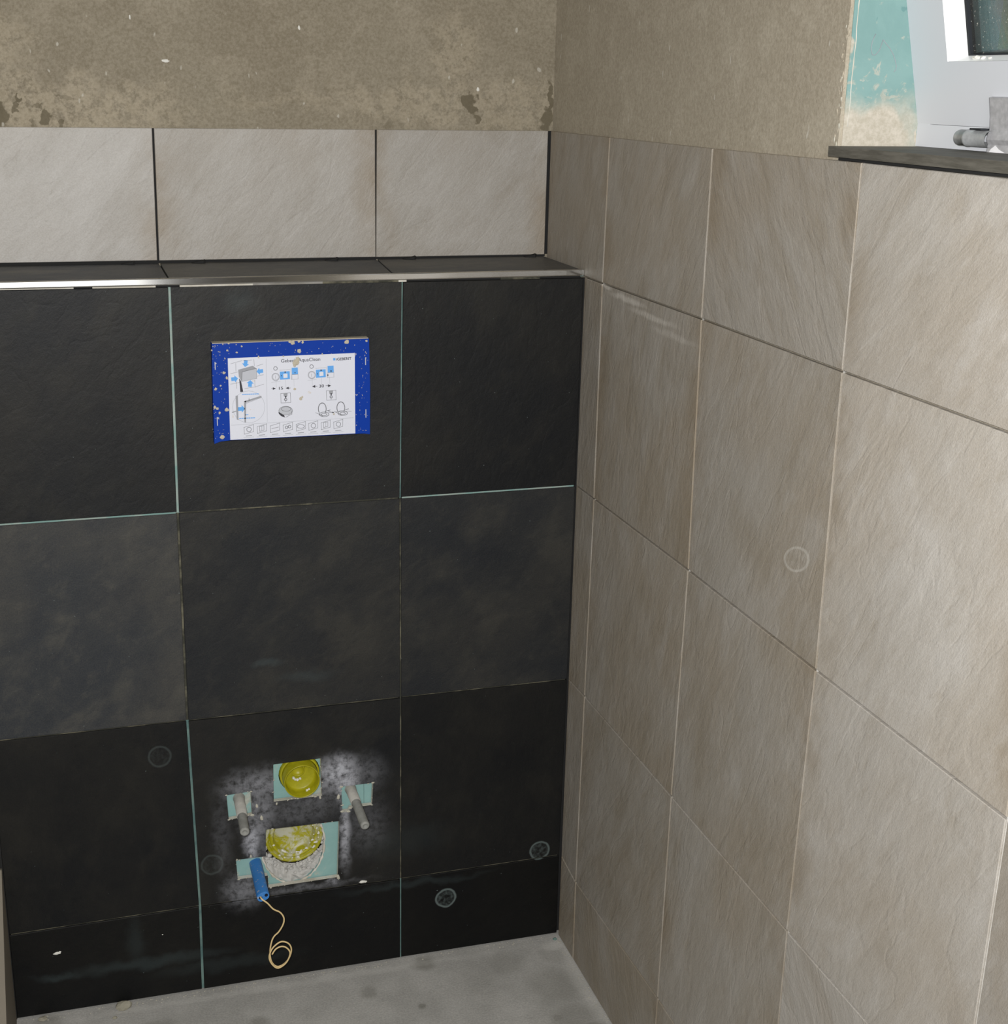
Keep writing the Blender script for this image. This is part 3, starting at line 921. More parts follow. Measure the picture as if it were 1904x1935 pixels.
# mortar packed around the drain
m = MB()
NX = 64
rr0 = [0.044, 0.048, 0.052, 0.056, 0.060, 0.064, 0.068, 0.074]
vs, fs = [], []
for ri, r in enumerate(rr0):
    for k in range(NX):
        a = 2 * math.pi * k / NX
        gap = math.radians(196) < a < math.radians(232) or math.radians(12) < a < math.radians(30)
        if gap and ri < 3:
            r = 0.0525 + 0.0004 * ri
        x, z = DR[0] + r * math.cos(a), DR[1] - 0.012 * (ri / 7) + r * math.sin(a) * 1.0
        yy = 0.020 + 0.006 * mnoise.noise(Vector((x * 110, z * 110, 3))) + 0.004 * mnoise.noise(Vector((x * 260, z * 260, 7))) - 0.004 * (ri > 4)
        vs.append((x, min(max(yy, 0.012), 0.032), z))
for ri in range(len(rr0) - 1):
    for k in range(NX):
        k2 = (k + 1) % NX
        fs.append((ri * NX + k, ri * NX + k2, (ri + 1) * NX + k2, (ri + 1) * NX + k))
m.add(vs, fs)
rm = random.Random(9)
for k in range(90):
    a = rm.uniform(math.pi * 1.02, math.pi * 1.98)
    r = rm.uniform(0.049, 0.066)
    m.rock((DR[0] + r * math.cos(a) * 0.92, 0.016 + rm.uniform(-0.002, 0.003), DR[1] + r * math.sin(a) - 0.004), rm.uniform(0.0012, 0.0035), rm.random(), (1.4, 1, 1))
m.build('mortar_bed', 'mortar', wall_box, kind='stuff')
m = MB()
lip = []
for k in range(60):
    a = math.radians(-62 - (k / 59) * 235) + math.radians(90)
    lip.append((-0.4615 + (0.0515 + rm.uniform(-0.0008, 0.0008)) * math.cos(a), 0.0108, 0.2415 + (0.069 + rm.uniform(-0.001, 0.001)) * math.sin(a)))
m.tube(lip, 0.0016, 6, True, [rm.uniform(0.0008, 0.0027) for _ in lip])
m.build('mortar_lip', 'adhesive', wall_box)

# ------------------------------------------------------------------ pipes, rods, conduit
fl = empty('flush_pipe_cap', (FP[0], 0.012, FP[1]), label='small yellow open plastic cap in the upper square cut-out', category='pipe cap')
m = MB()
m.lathe((FP[0], 0, FP[1] + 0.002), (0, 1, 0), [(0.0320, 0.050), (0.0320, 0.0065), (0.0312, 0.0055), (0.0290, 0.0055)], 44, False)
attach(m.build('collar', 'yellow'), fl)
m = MB()
m.lathe((FP[0], 0, FP[1]), (0, 1, 0), [(0.0292, 0.045), (0.0285, -0.0150), (0.0281, -0.0158), (0.0272, -0.0158), (0.0266, -0.0150), (0.0262, 0.0000), (0.0248, 0.006), (0.0225, 0.0075), (0.0, 0.0085)], 44, False)
attach(m.build('cup', 'yellow'), fl)
m = MB()
m.lathe((FP[0] - 0.004, 0, FP[1] + 0.011), (0.1, 1, 0.1), [(0.0118, 0.0090), (0.0115, 0.0030), (0.0105, 0.0026), (0.0098, 0.0034), (0.0095, 0.0066), (0.0, 0.0066)], 30, False)
attach(m.build('inner_ring', 'yellow'), fl)
m = MB()
for k, (dx, dz, s) in enumerate(((-0.010, 0.002, 0.0030), (-0.004, -0.002, 0.0026), (0.000, 0.000, 0.0022), (-0.008, -0.001, 0.002), (0.010, -0.020, 0.0025), (0.013, -0.018, 0.002))):
    m.rock((FP[0] + dx, 0.0035 if dz > -0.01 else -0.002, FP[1] + dz - 0.004), s, k + 0.3)
m.build('plaster_crumb', 'crumb_white', label='white crumbs lying inside the small yellow cap', category='rubble', kind='stuff')

dr = empty('drain_cap', (DR[0], 0.012, DR[1]), label='large dusty yellow plastic cap in the lower cut-out with mortar around', category='pipe cap')
m = MB()
m.lathe((DR[0], 0, DR[1]), (0, 1, 0), [(0.0470, 0.060), (0.0475, 0.0150), (0.0468, 0.0125), (0.0445, 0.0118), (0.0425, 0.0125), (0.0415, 0.0180), (0.0395, 0.0185)], 52, False)
attach(m.build('rim', 'yellow_dusty'), dr)
m = MB()
m.lathe((DR[0], 0, DR[1]), (0, 1, 0), [(0.0398, 0.024), (0.0395, 0.0150), (0.0385, 0.0135), (0.0352, 0.0135), (0.0340, 0.0150), (0.0330, 0.0280), (0.0300, 0.0310), (0.0, 0.0325)], 52, False)
attach(m.build('lid', 'yellow_dusty'), dr)
m = MB()
for k in range(46):
    a = rm.uniform(math.pi * 1.1, math.pi * 2.15)
    r = rm.uniform(0.030, 0.044)
    m.rock((DR[0] + r * math.cos(a), 0.0135 + rm.uniform(0, 0.004), DR[1] + r * math.sin(a)), rm.uniform(0.0008, 0.0024), k + 0.7, (1.5, 0.7, 0.9))
attach(m.build('dried_mortar', 'crumb_white', kind='stuff'), dr)


def rod(base, tip, r, label, sl):
    e = empty('mounting_rod', base, label=label, category='rod', group='dusty steel rods for the toilet bowl')
    bv, tv = Vector(base), Vector(tip)
    ax = (tv - bv).normalized()
    L = (tv - bv).length
    m = MB()
    prof = []
    k = 0
    h = 0.0
    while h < L - 0.003:
        prof.append((r * (1.0 if k % 2 else 0.955), h))
        h += 0.0011
        k += 1
    prof += [(r * 0.97, L - 0.002), (r * 0.86, L), (r * 0.45, L + 0.0005), (r * 0.42, L - 0.002), (0.0, L - 0.002)]
    m.lathe(bv, ax, prof, 22, False)
    attach(m.build('threaded_rod', 'rod'), e)
    m = MB()
    m.lathe(bv, ax, [(r * 1.30, 0.0), (r * 1.22, L * 0.03), (r * 1.14, L * 0.10), (r * 1.10, L * sl), (r * 0.9, L * sl)], 22, False)
    attach(m.build('dust_sleeve', 'sleeve'), e)
    return e


rod((-0.5464, 0.0112, 0.3394), (-0.5497, -0.085, 0.3317), 0.0075, 'left dusty steel rod sticking out of the dark tile', 0.55)
rod((-0.3660, 0.0112, 0.3310), (-0.3621, -0.085, 0.3152), 0.0075, 'right dusty steel rod sticking out of the dark tile', 0.38)

# flat blue conduit with a cord hanging out
cd = empty('blue_conduit', (-0.524, 0.012, 0.2211), label='flat blue plastic conduit at lower left of the cut-outs', category='conduit')
m = MB()
p0, p1 = Vector((-0.5240, 0.0112, 0.2190)), Vector((-0.5256, -0.090, 0.2175))
NS = 28


def oval(c, s=1.0):
    pts = []
    u = Vector((0.93, 0, 0.36)); w = Vector((-0.36, 0, 0.93))
    for k in range(NS):
        a = 2 * math.pi * k / NS
        ca, sa = math.cos(a), math.sin(a)
        x = math.copysign(abs(ca) ** 0.75, ca) * 0.0100 * s
        y = math.copysign(abs(sa) ** 0.85, sa) * 0.0072 * s
        pts.append(c + u * x + w * y)
    return pts


rings = [oval(p0), oval(p0.lerp(p1, 0.5), 0.98), oval(p0.lerp(p1, 0.97), 1.0), oval(p1, 0.93)]
vs = [v for r in rings for v in r]
fs = [(i * NS + k, i * NS + (k + 1) % NS, (i + 1) * NS + (k + 1) % NS, (i + 1) * NS + k) for i in range(3) for k in range(NS)]
m.add(vs, fs, True)
m.add(rings[-1], [tuple(range(NS))])
attach(m.build('tube', 'blue_tube'), cd)
for dx, dz in ((-0.0043, -0.0006), (0.0047, 0.0030)):
    m = MB()
    m.lathe((p1.x + dx, p1.y - 0.0002, p1.z + dz), (0, 1, 0), [(0.0027, -0.0004), (0.0022, -0.0004), (0.0020, 0.0), (0.0, 0.0)], 16, False)
    attach(m.build('bore', 'black_hole'), cd)

wp = [(-0.5295, -0.080, 0.2190), (-0.5290, -0.0935, 0.2175), (-0.5202, -0.096, 0.2095), (-0.5115, -0.096, 0.1976), (-0.5009, -0.095, 0.1892), (-0.4954, -0.095, 0.1787),
      (-0.4965, -0.095, 0.1675), (-0.5035, -0.094, 0.1543), (-0.5112, -0.094, 0.147), (-0.5156, -0.094, 0.1372), (-0.5186, -0.095, 0.1193), (-0.5166, -0.096, 0.1025),
      (-0.5084, -0.097, 0.0932), (-0.4974, -0.097, 0.096), (-0.4888, -0.097, 0.1062), (-0.4851, -0.097, 0.1211), (-0.4898, -0.097, 0.1326), (-0.5006, -0.097, 0.1374),
      (-0.5107, -0.0975, 0.1324), (-0.5176, -0.098, 0.124), (-0.5205, -0.0985, 0.1119), (-0.5158, -0.099, 0.0994), (-0.5068, -0.0995, 0.0919), (-0.494, -0.100, 0.1003),
      (-0.4877, -0.100, 0.1157), (-0.4925, -0.100, 0.1263), (-0.5008, -0.100, 0.1307), (-0.51, -0.100, 0.1275), (-0.5161, -0.100, 0.1189)]


def smooth_pts(p, n=5):
    p = [Vector(x) for x in p]
    out = []
    for i in range(len(p) - 1):
        a, b_, c, d = p[max(i - 1, 0)], p[i], p[i + 1], p[min(i + 2, len(p) - 1)]
        for k in range(n):
            t = k / n
            out.append(0.5 * ((2 * b_) + (c - a) * t + (2 * a - 5 * b_ + 4 * c - d) * t * t + (3 * b_ - a - 3 * c + d) * t ** 3))
    out.append(p[-1])
    return out


m = MB()
m.tube(smooth_pts(wp), 0.00125, 8)
attach(m.build('cord', 'wire', label='beige cord curling out of the blue conduit'), cd)

# ------------------------------------------------------------------ blue cover with the printed sheet
YC = -0.0150
cov = empty('cistern_cover', (-0.449, 0.0, 1.0), label='blue protective cover with white instruction sheet in the upper dark tile', category='cover')
m = MB()
outl = [(-0.5627, 1.0722), (-0.3362, 1.0720), (-0.3350, 1.0000), (-0.3357, 0.9290), (-0.3440, 0.9305), (-0.3500, 0.9308), (-0.541, 0.9312), (-0.5560, 0.9300), (-0.5646, 0.9270), (-0.5640, 1.0000)]
m = holed([(p[0], p[1]) for p in outl], [], back, YC, 0.0085)
attach(m.build('plate', 'blue'), cov)
m = MB(); m.box(-0.5620, -0.3370, YC + 0.0012, 0.0, 1.0722, 1.0732)
attach(m.build('dust_layer', 'splash', label='beige dust lying on the top edge'), cov)
PTL, PTR, PBR, PBL = (-0.5412, 1.0510), (-0.3576, 1.0518), (-0.3579, 0.9316), (-0.5418, 0.9317)


def sheet_pt(px, py):
    """measured place on the sheet (in close-up units) to wall x, z"""
    u = v = 0.5
    for _ in range(4):
        u = (px - (280 + 25 * v)) / (1347 - 20 * v)
        v = (py - (322 - 57 * u)) / (855 - 8 * u)
    x = (PTL[0] * (1 - u) + PTR[0] * u) * (1 - v) + (PBL[0] * (1 - u) + PBR[0] * u) * v
    z = (PTL[1] * (1 - u) + PTR[1] * u) * (1 - v) + (PBL[1] * (1 - u) + PBR[1] * u) * v
    return (x, z)


m = holed([PTL, PTR, PBR, PBL], [], back, YC - 0.0004, YC)
sh = attach(m.build('instruction_sheet', 'sheet', label='white printed instruction sheet'), cov)
YI = YC - 0.0004
ink = {k: MB() for k in ('ink', 'ink_grey', 'ink_pale', 'ink_blue', 'ink_white')}
LAY = {'ink_pale': 0.00008, 'ink_blue': 0.00012, 'ink_grey': 0.00012, 'ink_white': 0.00016, 'ink': 0.0002}


def fill(col, pts, lift=0.0):
    q = [sheet_pt(*p) for p in pts]
    ink[col].add([(x, YI - LAY[col] - lift, z) for x, z in q], [tuple(range(len(q)))])


def line(col, pts, w=4.0, closed=False):
    pts = pts + ([pts[0]] if closed else [])
    for a, b_ in zip(pts, pts[1:]):
        dx, dy = b_[0] - a[0], b_[1] - a[1]
        l = math.hypot(dx, dy) or 1
        nx, ny = -dy / l * w / 2, dx / l * w / 2
        ex, ey = dx / l * w / 4, dy / l * w / 4
        fill(col, [(a[0] + nx - ex, a[1] + ny - ey), (b_[0] + nx + ex, b_[1] + ny + ey), (b_[0] - nx + ex, b_[1] - ny + ey), (a[0] - nx - ex, a[1] - ny - ey)])


def circ(cx, cy, rx, ry=None, a0=0, a1=360, n=28):
    ry = ry or rx
    return [(cx + rx * math.cos(math.radians(a0 + (a1 - a0) * k / n)), cy + ry * math.sin(math.radians(a0 + (a1 - a0) * k / n))) for k in range(n + 1)]


def arrow(cx, cy, dx, dy, s=38):
    l = math.hypot(dx, dy); dx /= l; dy /= l
    nx, ny = -dy, dx
    P = lambda a, b_: (cx + dx * a * s + nx * b_ * s, cy + dy * a * s + ny * b_ * s)
    fill('ink_blue', [P(1, 0), P(0.1, 1), P(0.1, 0.5), P(-0.85, 0.5), P(-0.85, -0.5), P(0.1, -0.5), P(0.1, -1)])


line('ink_pale', [(680, 325), (692, 985)], 4)
line('ink_pale', [(315, 1020), (1612, 945)], 4)
for a, b_ in (((310, 378), (430, 345)), ((552, 332), (556, 398)), ((362, 372), (365, 455)), ((578, 402), (648, 380)), ((588, 507), (652, 490)), ((308, 482), (385, 462)),
              ((308, 590), (400, 572)), ((368, 560), (374, 635)), ((560, 545), (562, 625)), ((562, 618), (655, 590)), ((440, 345), (530, 338)), ((455, 635), (550, 620))):
    line('ink_grey', [a, b_], 4)
fill('ink_grey', [(388, 440), (540, 398), (578, 426), (430, 462)])
fill('ink_pale', [(430, 462), (578, 426), (582, 530), (425, 562)], 0.00002)
fill('ink_grey', [(388, 440), (430, 462), (425, 562), (395, 512)])
line('ink_grey', [(430, 462), (578, 426), (582, 530), (425, 562)], 4, True)
arrow(465, 374, -0.15, 1); arrow(616, 455, -1, 0.12); arrow(348, 535, 1, -0.12); arrow(512, 585, 0.1, -1)
fill('ink', [(398, 528), (418, 560), (440, 668), (410, 672)])
line('ink_pale', circ(497, 828, 168), 4)
fill('ink_grey', [(360, 712), (384, 705), (390, 966), (372, 960)])
fill('ink_grey', [(448, 768), (470, 760), (468, 992), (452, 990)])
fill('ink_grey', [(448, 768), (628, 710), (632, 726), (468, 782)])
line('ink_grey', [(325, 885), (365, 872)], 10)
line('ink_grey', [(470, 790), (510, 775), (632, 728)], 4)
line('ink_grey', [(500, 735), (500, 760)], 5)
arrow(420, 848, 1, -0.05, 40)
for x in range(430, 590, 22):
    line('ink_blue', [(x, 697 - (x - 430) * 0.04), (x + 15, 696 - (x - 430) * 0.04)], 9)
for x in range(400, 560, 24):
    line('ink_blue', [(x, 949 - (x - 400) * 0.04), (x + 16, 948 - (x - 400) * 0.04)], 9)
line('ink_blue', [(460, 912), (492, 908)], 7)
for ox, oy, sx in ((0, 0, 1), (383, -20, 1)):
    line('ink_grey', circ(780 + ox, 514 + oy, 38), 5)
    line('ink_pale', circ(780 + ox, 514 + oy, 30), 3)
    line('ink_grey', circ(778 + ox, 426 + oy, 19), 5)
    line('ink_grey', [(778 + ox, 500 + oy), (778 + ox, 530 + oy)], 4)
    fill('ink_blue', [(824 + ox, 460 + oy), (928 + ox, 454 + oy), (931 + ox, 536 + oy), (826 + ox, 544 + oy)])
    fill('ink_white', [(860 + ox, 482 + oy), (904 + ox, 478 + oy), (906 + ox, 522 + oy), (862 + ox, 527 + oy)])
    line('ink_grey', [(820 + ox, 445 + oy), (932 + ox, 438 + oy)], 3)
    fill('ink', circ(880 + ox, 464 + oy, 8, None, 0, 360, 10)); fill('ink', circ(842 + ox, 502 + oy, 6, None, 0, 360, 10))
    fill('ink_blue', [(949 + ox, 420 + oy), (1014 + ox, 415 + oy), (1017 + ox, 486 + oy), (952 + ox, 490 + oy)])
    line('ink_grey', [(952 + ox, 490 + oy), (1017 + ox, 486 + oy), (1018 + ox, 535 + oy), (953 + ox, 540 + oy)], 3, True)
    line('ink_grey', [(940 + ox, 430 + oy), (948 + ox, 545 + oy)], 3)
    line('ink_pale', [(885 + ox, 545 + oy), (887 + ox, 620 + oy)], 3); line('ink_pale', [(972 + ox, 540 + oy), (974 + ox, 610 + oy)], 3)
    line('ink_pale', [(785 + ox, 556 + oy), (787 + ox, 625 + oy)], 3); line('ink_pale', [(735 + ox, 570 + oy), (830 + ox, 562 + oy)], 3)
fill('ink', circ(985, 470, 6, None, 0, 360, 10)); fill('ink', circ(1370, 452, 8, None, 0, 360, 10)); fill('ink', circ(1335, 495, 8, None, 0, 360, 10))
fill('ink', [(750, 622), (783, 634), (750, 650)]); fill('ink', [(918, 617), (885, 630), (918, 644)])
fill('ink', [(1200, 598), (1165, 615), (1200, 628)]); fill('ink', [(1337, 590), (1370, 605), (1337, 622)])
line('ink', [(1200, 613), (1222, 612)], 4); line('ink', [(1312, 606), (1337, 605)], 4); line('ink', [(735, 636), (752, 635)], 4); line('ink', [(918, 630), (935, 629)], 4)
for cx, cy in ((885, 735), (1371, 707)):
    line('ink_grey', [(cx - 52, cy - 48), (cx + 50, cy - 54), (cx + 54, cy + 46), (cx - 48, cy + 52)], 5, True)
    fill('ink_grey', [(cx - 24, cy - 46), (cx + 20, cy - 50), (cx + 18, cy - 18), (cx - 18, cy - 14)])
    fill('ink', [(cx - 10, cy - 20), (cx + 12, cy - 22), (cx + 4, cy - 2), (cx - 4, cy)])
    line('ink_grey', circ(cx, cy + 16, 14, 12), 5)
    line('ink_grey', [(cx, cy + 2), (cx, cy + 44)], 5)
fill('ink_pale', circ(885, 868, 70, 46)); line('ink_grey', circ(885, 868, 72, 46), 5); line('ink_grey', circ(890, 850, 50, 24), 5)
fill('ink', [(808, 880), (868, 915), (878, 940), (838, 926), (812, 900)])
line('ink_grey', [(950, 870), (950, 905), (885, 938)], 6)
for cx, cy in ((1275, 870), (1475, 858)):
    line('ink_grey', circ(cx, cy - 20, 42, 62, 140, 400), 8)
    line('ink_grey', circ(cx + 20, cy + 38, 52, 24), 6); line('ink_grey', circ(cx + 20, cy + 40, 30, 12), 5)
    line('ink_grey', [(cx - 70, cy + 20), (cx - 20, cy + 42), (cx + 10, cy + 60)], 6)
    line('ink', [(cx + 50, cy), (cx + 85, cy - 8)], 5)
line('ink', [(1340, 882), (1392, 888)], 5); fill('ink', [(1385, 880), (1405, 887), (1385, 896)])
line('ink_grey', [(1420, 885), (1470, 872), (1590, 876)], 5)
for k, cx in enumerate((497, 634, 772, 908, 1045, 1178, 1312, 1447)):
    cy = 1066 - k * 7.6
    line('ink_grey', [(cx - 50, cy - 22), (cx + 50, cy - 52), (cx + 48, cy + 24), (cx - 46, cy + 50)], 5, True)
    if k in (0, 5, 7):
        line('ink_grey', circ(cx + 2, cy, 24, 24), 5)
    elif k in (1, 6):
        line('ink_grey', [(cx - 24, cy - 22), (cx + 22, cy - 34), (cx + 22, cy + 16), (cx - 22, cy + 28)], 5, True)
        line('ink_grey', [(cx, cy - 28), (cx, cy + 20)], 4)
    elif k == 2:
        line('ink_grey', [(cx - 36, cy + 8), (cx + 38, cy - 10)], 6)
    elif k == 3:
        line('ink_grey', circ(cx - 14, cy + 2, 14), 5); line('ink_grey', circ(cx + 18, cy - 6, 14), 5)
    else:
        line('ink_grey', circ(cx, cy, 38, 20), 5)
    line('ink_grey', [(cx - 30, cy + 70), (cx + 32, cy + 64)], 7)
    line('ink_pale', [(cx - 52, cy + 88), (cx + 54, cy + 80)], 5)
fill('ink_blue', [(1392, 318), (1417, 316), (1418, 341), (1393, 343)])
line('ink', [(1428, 322), (1428, 342)], 6)
for k, mb in ink.items():
    o = mb.build('printed_drawing', k, kind='stuff')
    o.parent = sh
    o.matrix_parent_inverse = Matrix.Translation(-Vector(cov.location)) if False else Matrix.Identity(4)


def text(body, x0, z0, width, height, mat, bold=0.0, tilt=0.0, spacing=1.0):
    cu = bpy.data.curves.new('lettering', 'FONT')
    cu.body = body
    cu.offset = bold
    cu.space_character = spacing
    tmp = bpy.data.objects.new('lettering', cu)
    COL.objects.link(tmp)
    bpy.context.view_layer.update()
    me = bpy.data.meshes.new_from_object(tmp.evaluated_get(bpy.context.evaluated_depsgraph_get()))
    COL.objects.unlink(tmp)
    bpy.data.objects.remove(tmp)
    xs = [v.co.x for v in me.vertices]; ys = [v.co.y for v in me.vertices]
    wx, wy = max(xs) - min(xs), max(ys) - min(ys)
    mx, my = min(xs), min(ys)
    for v in me.vertices:
        u, w = (v.co.x - mx) / wx * width, (v.co.y - my) / wy * height
        v.co = (x0 + u, YI - 0.00022, z0 + w + u * tilt)
    me.materials.clear()
    me.materials.append(M[mat])
    o = bpy.data.objects.new('lettering', me)
    COL.objects.link(o)
    o.parent = sh
    return o


def text_at(body, px0, py0, px1, py1, h, mat, bold=0.0, **kw):
    a, c = sheet_pt(px0, py0), sheet_pt(px1, py1)
    top = sheet_pt(px0, py0 - h)
    text(body, a[0], a[1], c[0] - a[0], top[1] - a[1], mat, bold, (c[1] - a[1]) / (c[0] - a[0]), **kw)


text_at('Geberit AquaClean', 838, 376, 1254, 356, 46, 'ink', 0.004)
text_at('GEBERIT', 1436, 343, 1590, 334, 28, 'ink', 0.018)
text_at('15', 814, 648, 858, 645, 30, 'ink', 0.01)
text_at('30', 1242, 627, 1294, 623, 32, 'ink', 0.01)

# dried splashes of adhesive on the cover
m = MB()
rs = random.Random(12)
for px, py, s in ((960, 158, 34), (930, 150, 18), (1030, 148, 16), (1066, 155, 20), (1030, 245, 30), (1015, 330, 34), (995, 365, 42), (980, 395, 24), (1045, 740, 24), (1060, 725, 16),
                  (1540, 150, 26), (1755, 140, 14), (145, 830, 22), (170, 845, 18), (195, 890, 18), (270, 855, 24), (155, 640, 18), (205, 605, 12), (220, 1145, 28), (425, 198, 14), (290, 168, 12),
                  (375, 262, 12), (275, 240, 12), (115, 240, 12), (270, 525, 22), (240, 470, 20), (600, 305, 14), (980, 640, 16), (1275, 275, 12), (230, 178, 10), (1400, 905, 14), (250, 325, 10), (860, 300, 10)):
    x, z = sheet_pt(px, py)
    m.rock((x, YI - 0.0003, z), s * 0.000105, rs.random(), (1.15 if rs.random() < 0.5 else 0.8, 0.28, 1.0), 2)
for k in range(130):
    px = rs.choice((rs.uniform(120, 270), rs.uniform(1640, 1770))) if rs.random() < 0.7 else rs.uniform(130, 1760)
    py = rs.uniform(170, 1150) if not 270 < px < 1640 else rs.uniform(150, 290)
    if px > 1640:
        py = min(py, 1080)
    x, z = sheet_pt(px, py)
    m.rock((x, YI + 0.0002, z), rs.uniform(0.00025, 0.0006), rs.random(), (rs.uniform(0.6, 1.6), 0.5, rs.uniform(0.6, 2.2)))
attach(m.build('dried_splash', 'splash', kind='stuff', label='beige adhesive splashes on the blue cover'), cov)
for px, py, l in ((150, 400, 80), (172, 980, 90), (1745, 350, 80), (1748, 900, 90)):
    x, z = sheet_pt(px, py)
    m = MB()
    m.box(x - 0.0006, x + 0.0006, YC - 0.0003, YC, z - l * 0.00007, z + l * 0.00007)
    attach(m.build('slot_mark', 'ink_pale', label='pale scuffed slot mark'), cov)
for o in list(sh.children):
    o.matrix_parent_inverse = Matrix.Identity(4)
    o.matrix_parent_inverse = sh.matrix_parent_inverse @ Matrix.Identity(4) if False else Matrix.Identity(4)

# ------------------------------------------------------------------ window with tilted sash
win = empty('window_1', (0.0957, Y0, ZS), kind='structure', label='white plastic window tilted open at upper right')
SY = Y9 + 0.003
b = MB()
b.box(0.0957, 0.165, SY, Y0 - 0.001, 1.3735, 1.3955)
b.box(0.118, 0.165, SY, Y0 - 0.001, 1.3955, 1.4005)
b.box(0.0957, 0.165, SY, Y0 - 0.001, ZH - 0.022, ZH)
b.box(0.0957, 0.165, Y0 - 0.022, Y0 - 0.0015, 1.3955, ZH - 0.022)
b.box(0.0957, 0.165, SY, SY + 0.02, 1.3955, ZH - 0.022)
attach(b.build('frame', 'pvc'), win)
m = MB()
m.box(-0.0050, 0.1200, SY, Y0 - 0.0012, ZS, 1.3732)
attach(m.build('sill', 'sill', label='grey stone sill slab'), win)
m = MB(); m.box(0.001, 0.0056, SY, Y0 - 0.012, 1.3600, 1.3634)
attach(m.build('joint', 'joint_dark'), win)
# sash in its own tilted frame: s along y, t up the sash, n outwards
O0 = Vector((0.0955, Y0, 1.3970))
TV = Vector((-0.23117, 0, 0.97291)); NV = Vector((0.97291, 0, 0.23117)); SV = Vector((0, 1, 0))


def sp(s, t, n=0.0):
    return O0 + SV * s + TV * t + NV * n


def sbox(m, s0, s1, t0, t1, n0, n1, bev=0.0):
    m.add([sp(s0, t0, n0), sp(s1, t0, n0), sp(s1, t1, n0), sp(s0, t1, n0), sp(s0, t0, n1), sp(s1, t0, n1), sp(s1, t1, n1), sp(s0, t1, n1)],
          [(0, 1, 2, 3), (7, 6, 5, 4), (0, 4, 5, 1), (1, 5, 6, 2), (2, 6, 7, 3), (3, 7, 4, 0)])


SW, SH = -0.672, 0.585
m = MB()
SO = -0.0008
for (s0, s1, t0, t1) in ((SW, SO, -0.0012, 0.0598), (SW, SO, SH - 0.0598, SH), (-0.061, SO, 0.0598, SH - 0.0598), (SW, SW + 0.061, 0.0598, SH - 0.0598)):
    sbox(m, s0, s1, t0, t1, 0.0, 0.055)
attach(m.build('sash', 'pvc'), win)
# sloping glazing beads
I0, I1, T0, T1, ND = -0.061, -0.0775, 0.0600, 0.0628, 0.0125
S0, S1, H0, H1 = SW + 0.061, SW + 0.0775, SH - 0.0600, SH - 0.0628
outer = [sp(I0, T0), sp(S0, T0), sp(S0, H0), sp(I0, H0)]
inner = [sp(I1, T1, ND), sp(S1, T1, ND), sp(S1, H1, ND), sp(I1, H1, ND)]
inner2 = [sp(I1, T1, 0.03), sp(S1, T1, 0.03), sp(S1, H1, 0.03), sp(I1, H1, 0.03)]
for k in range(4):
    j = (k + 1) % 4
    m = MB(); m.add([outer[k], outer[j], inner[j], inner[k], inner2[k], inner2[j]], [(0, 1, 2, 3), (3, 2, 5, 4)])
    attach(m.build('glazing_bead', 'bead'), win)
m = MB()
for (s0, s1, t0, t1) in ((I1 - 0.0032, I1, T1, H1), (S1, S1 + 0.0032, T1, H1), (S1 + 0.0032, I1 - 0.0032, T1, T1 + 0.0012), (S1 + 0.0032, I1 - 0.0032, H1 - 0.003, H1)):
    sbox(m, s0, s1, t0, t1, ND - 0.0005, ND + 0.006)
attach(m.build('gasket', 'rubber'), win)
m = MB()
sbox(m, S1, I1, T1, H1, ND + 0.003, ND + 0.006)
attach(m.build('pane', 'glass'), win)
m = MB()
for (s0, s1, t0, t1) in ((I1 - 0.010, I1, T1, H1), (S1, S1 + 0.010, T1, H1), (S1, I1, H1 - 0.010, H1)):
    sbox(m, s0, s1, t0, t1, ND + 0.0075, ND + 0.018)
attach(m.build('spacer_bar', 'ink_grey'), win)
# hinge strap and its pin
hg = []
m = MB()
s0, s1 = -0.1285, -0.185
prof = [(0.026, -0.0040), (0.0015, -0.0045)]
sec = [sp(0, 0.0275, -0.0045), sp(0, 0.010, -0.0050), sp(0, 0.0015, -0.0062), Vector((0.0893, Y0, 1.3935)), Vector((0.0870, Y0, 1.3850)), Vector((0.0895, Y0, 1.3805)), Vector((0.0890, Y0, 1.3734))]
inn = [sp(0, 0.0275, 0.0), sp(0, 0.010, 0.0), sp(0, 0.0, 0.0), Vector((0.0955, Y0, 1.3935)), Vector((0.0957, Y0, 1.3850)), Vector((0.0957, Y0, 1.3805)), Vector((0.0957, Y0, 1.3734))]
k = len(sec)
vs = [p + SV * s0 for p in sec] + [p + SV * s0 for p in inn] + [p + SV * s1 for p in sec] + [p + SV * s1 for p in inn]
fs = []
for i in range(k - 1):
    fs += [(i, i + 1, 2 * k + i + 1, 2 * k + i), (i, i + 1, k + i + 1, k + i), (2 * k + i, 2 * k + i + 1, 3 * k + i + 1, 3 * k + i)]
fs += [(0, k, 3 * k, 2 * k)]
m.add(vs, fs)
hinge = attach(m.build('hinge_strap', 'zinc_flat', label='grey metal hinge strap'), win)
m = MB()
e = SV * (s0 + 0.0003)
side_pts = [p + e for p in sec] + [p + e for p in inn]
m.add([p + SV * (s0 + 0.0004) for p in sec] + [p + SV * (s0 + 0.0004) for p in inn] + [p - NV * 0.0006 + SV * (s0 - 0.0006) for p in sec], [(i, i + 1, k + i + 1, k + i) for i in range(k - 1)] + [(i, i + 1, 2 * k + i + 1, 2 * k + i) for i in range(k - 1)])
attach(m.build('hinge_side_shade', 'rubber', label='black strip painting in the shaded left side of the hinge'), win)  # black strip stands in for shade on the side of the strap
m = MB()
PY = 1.3853
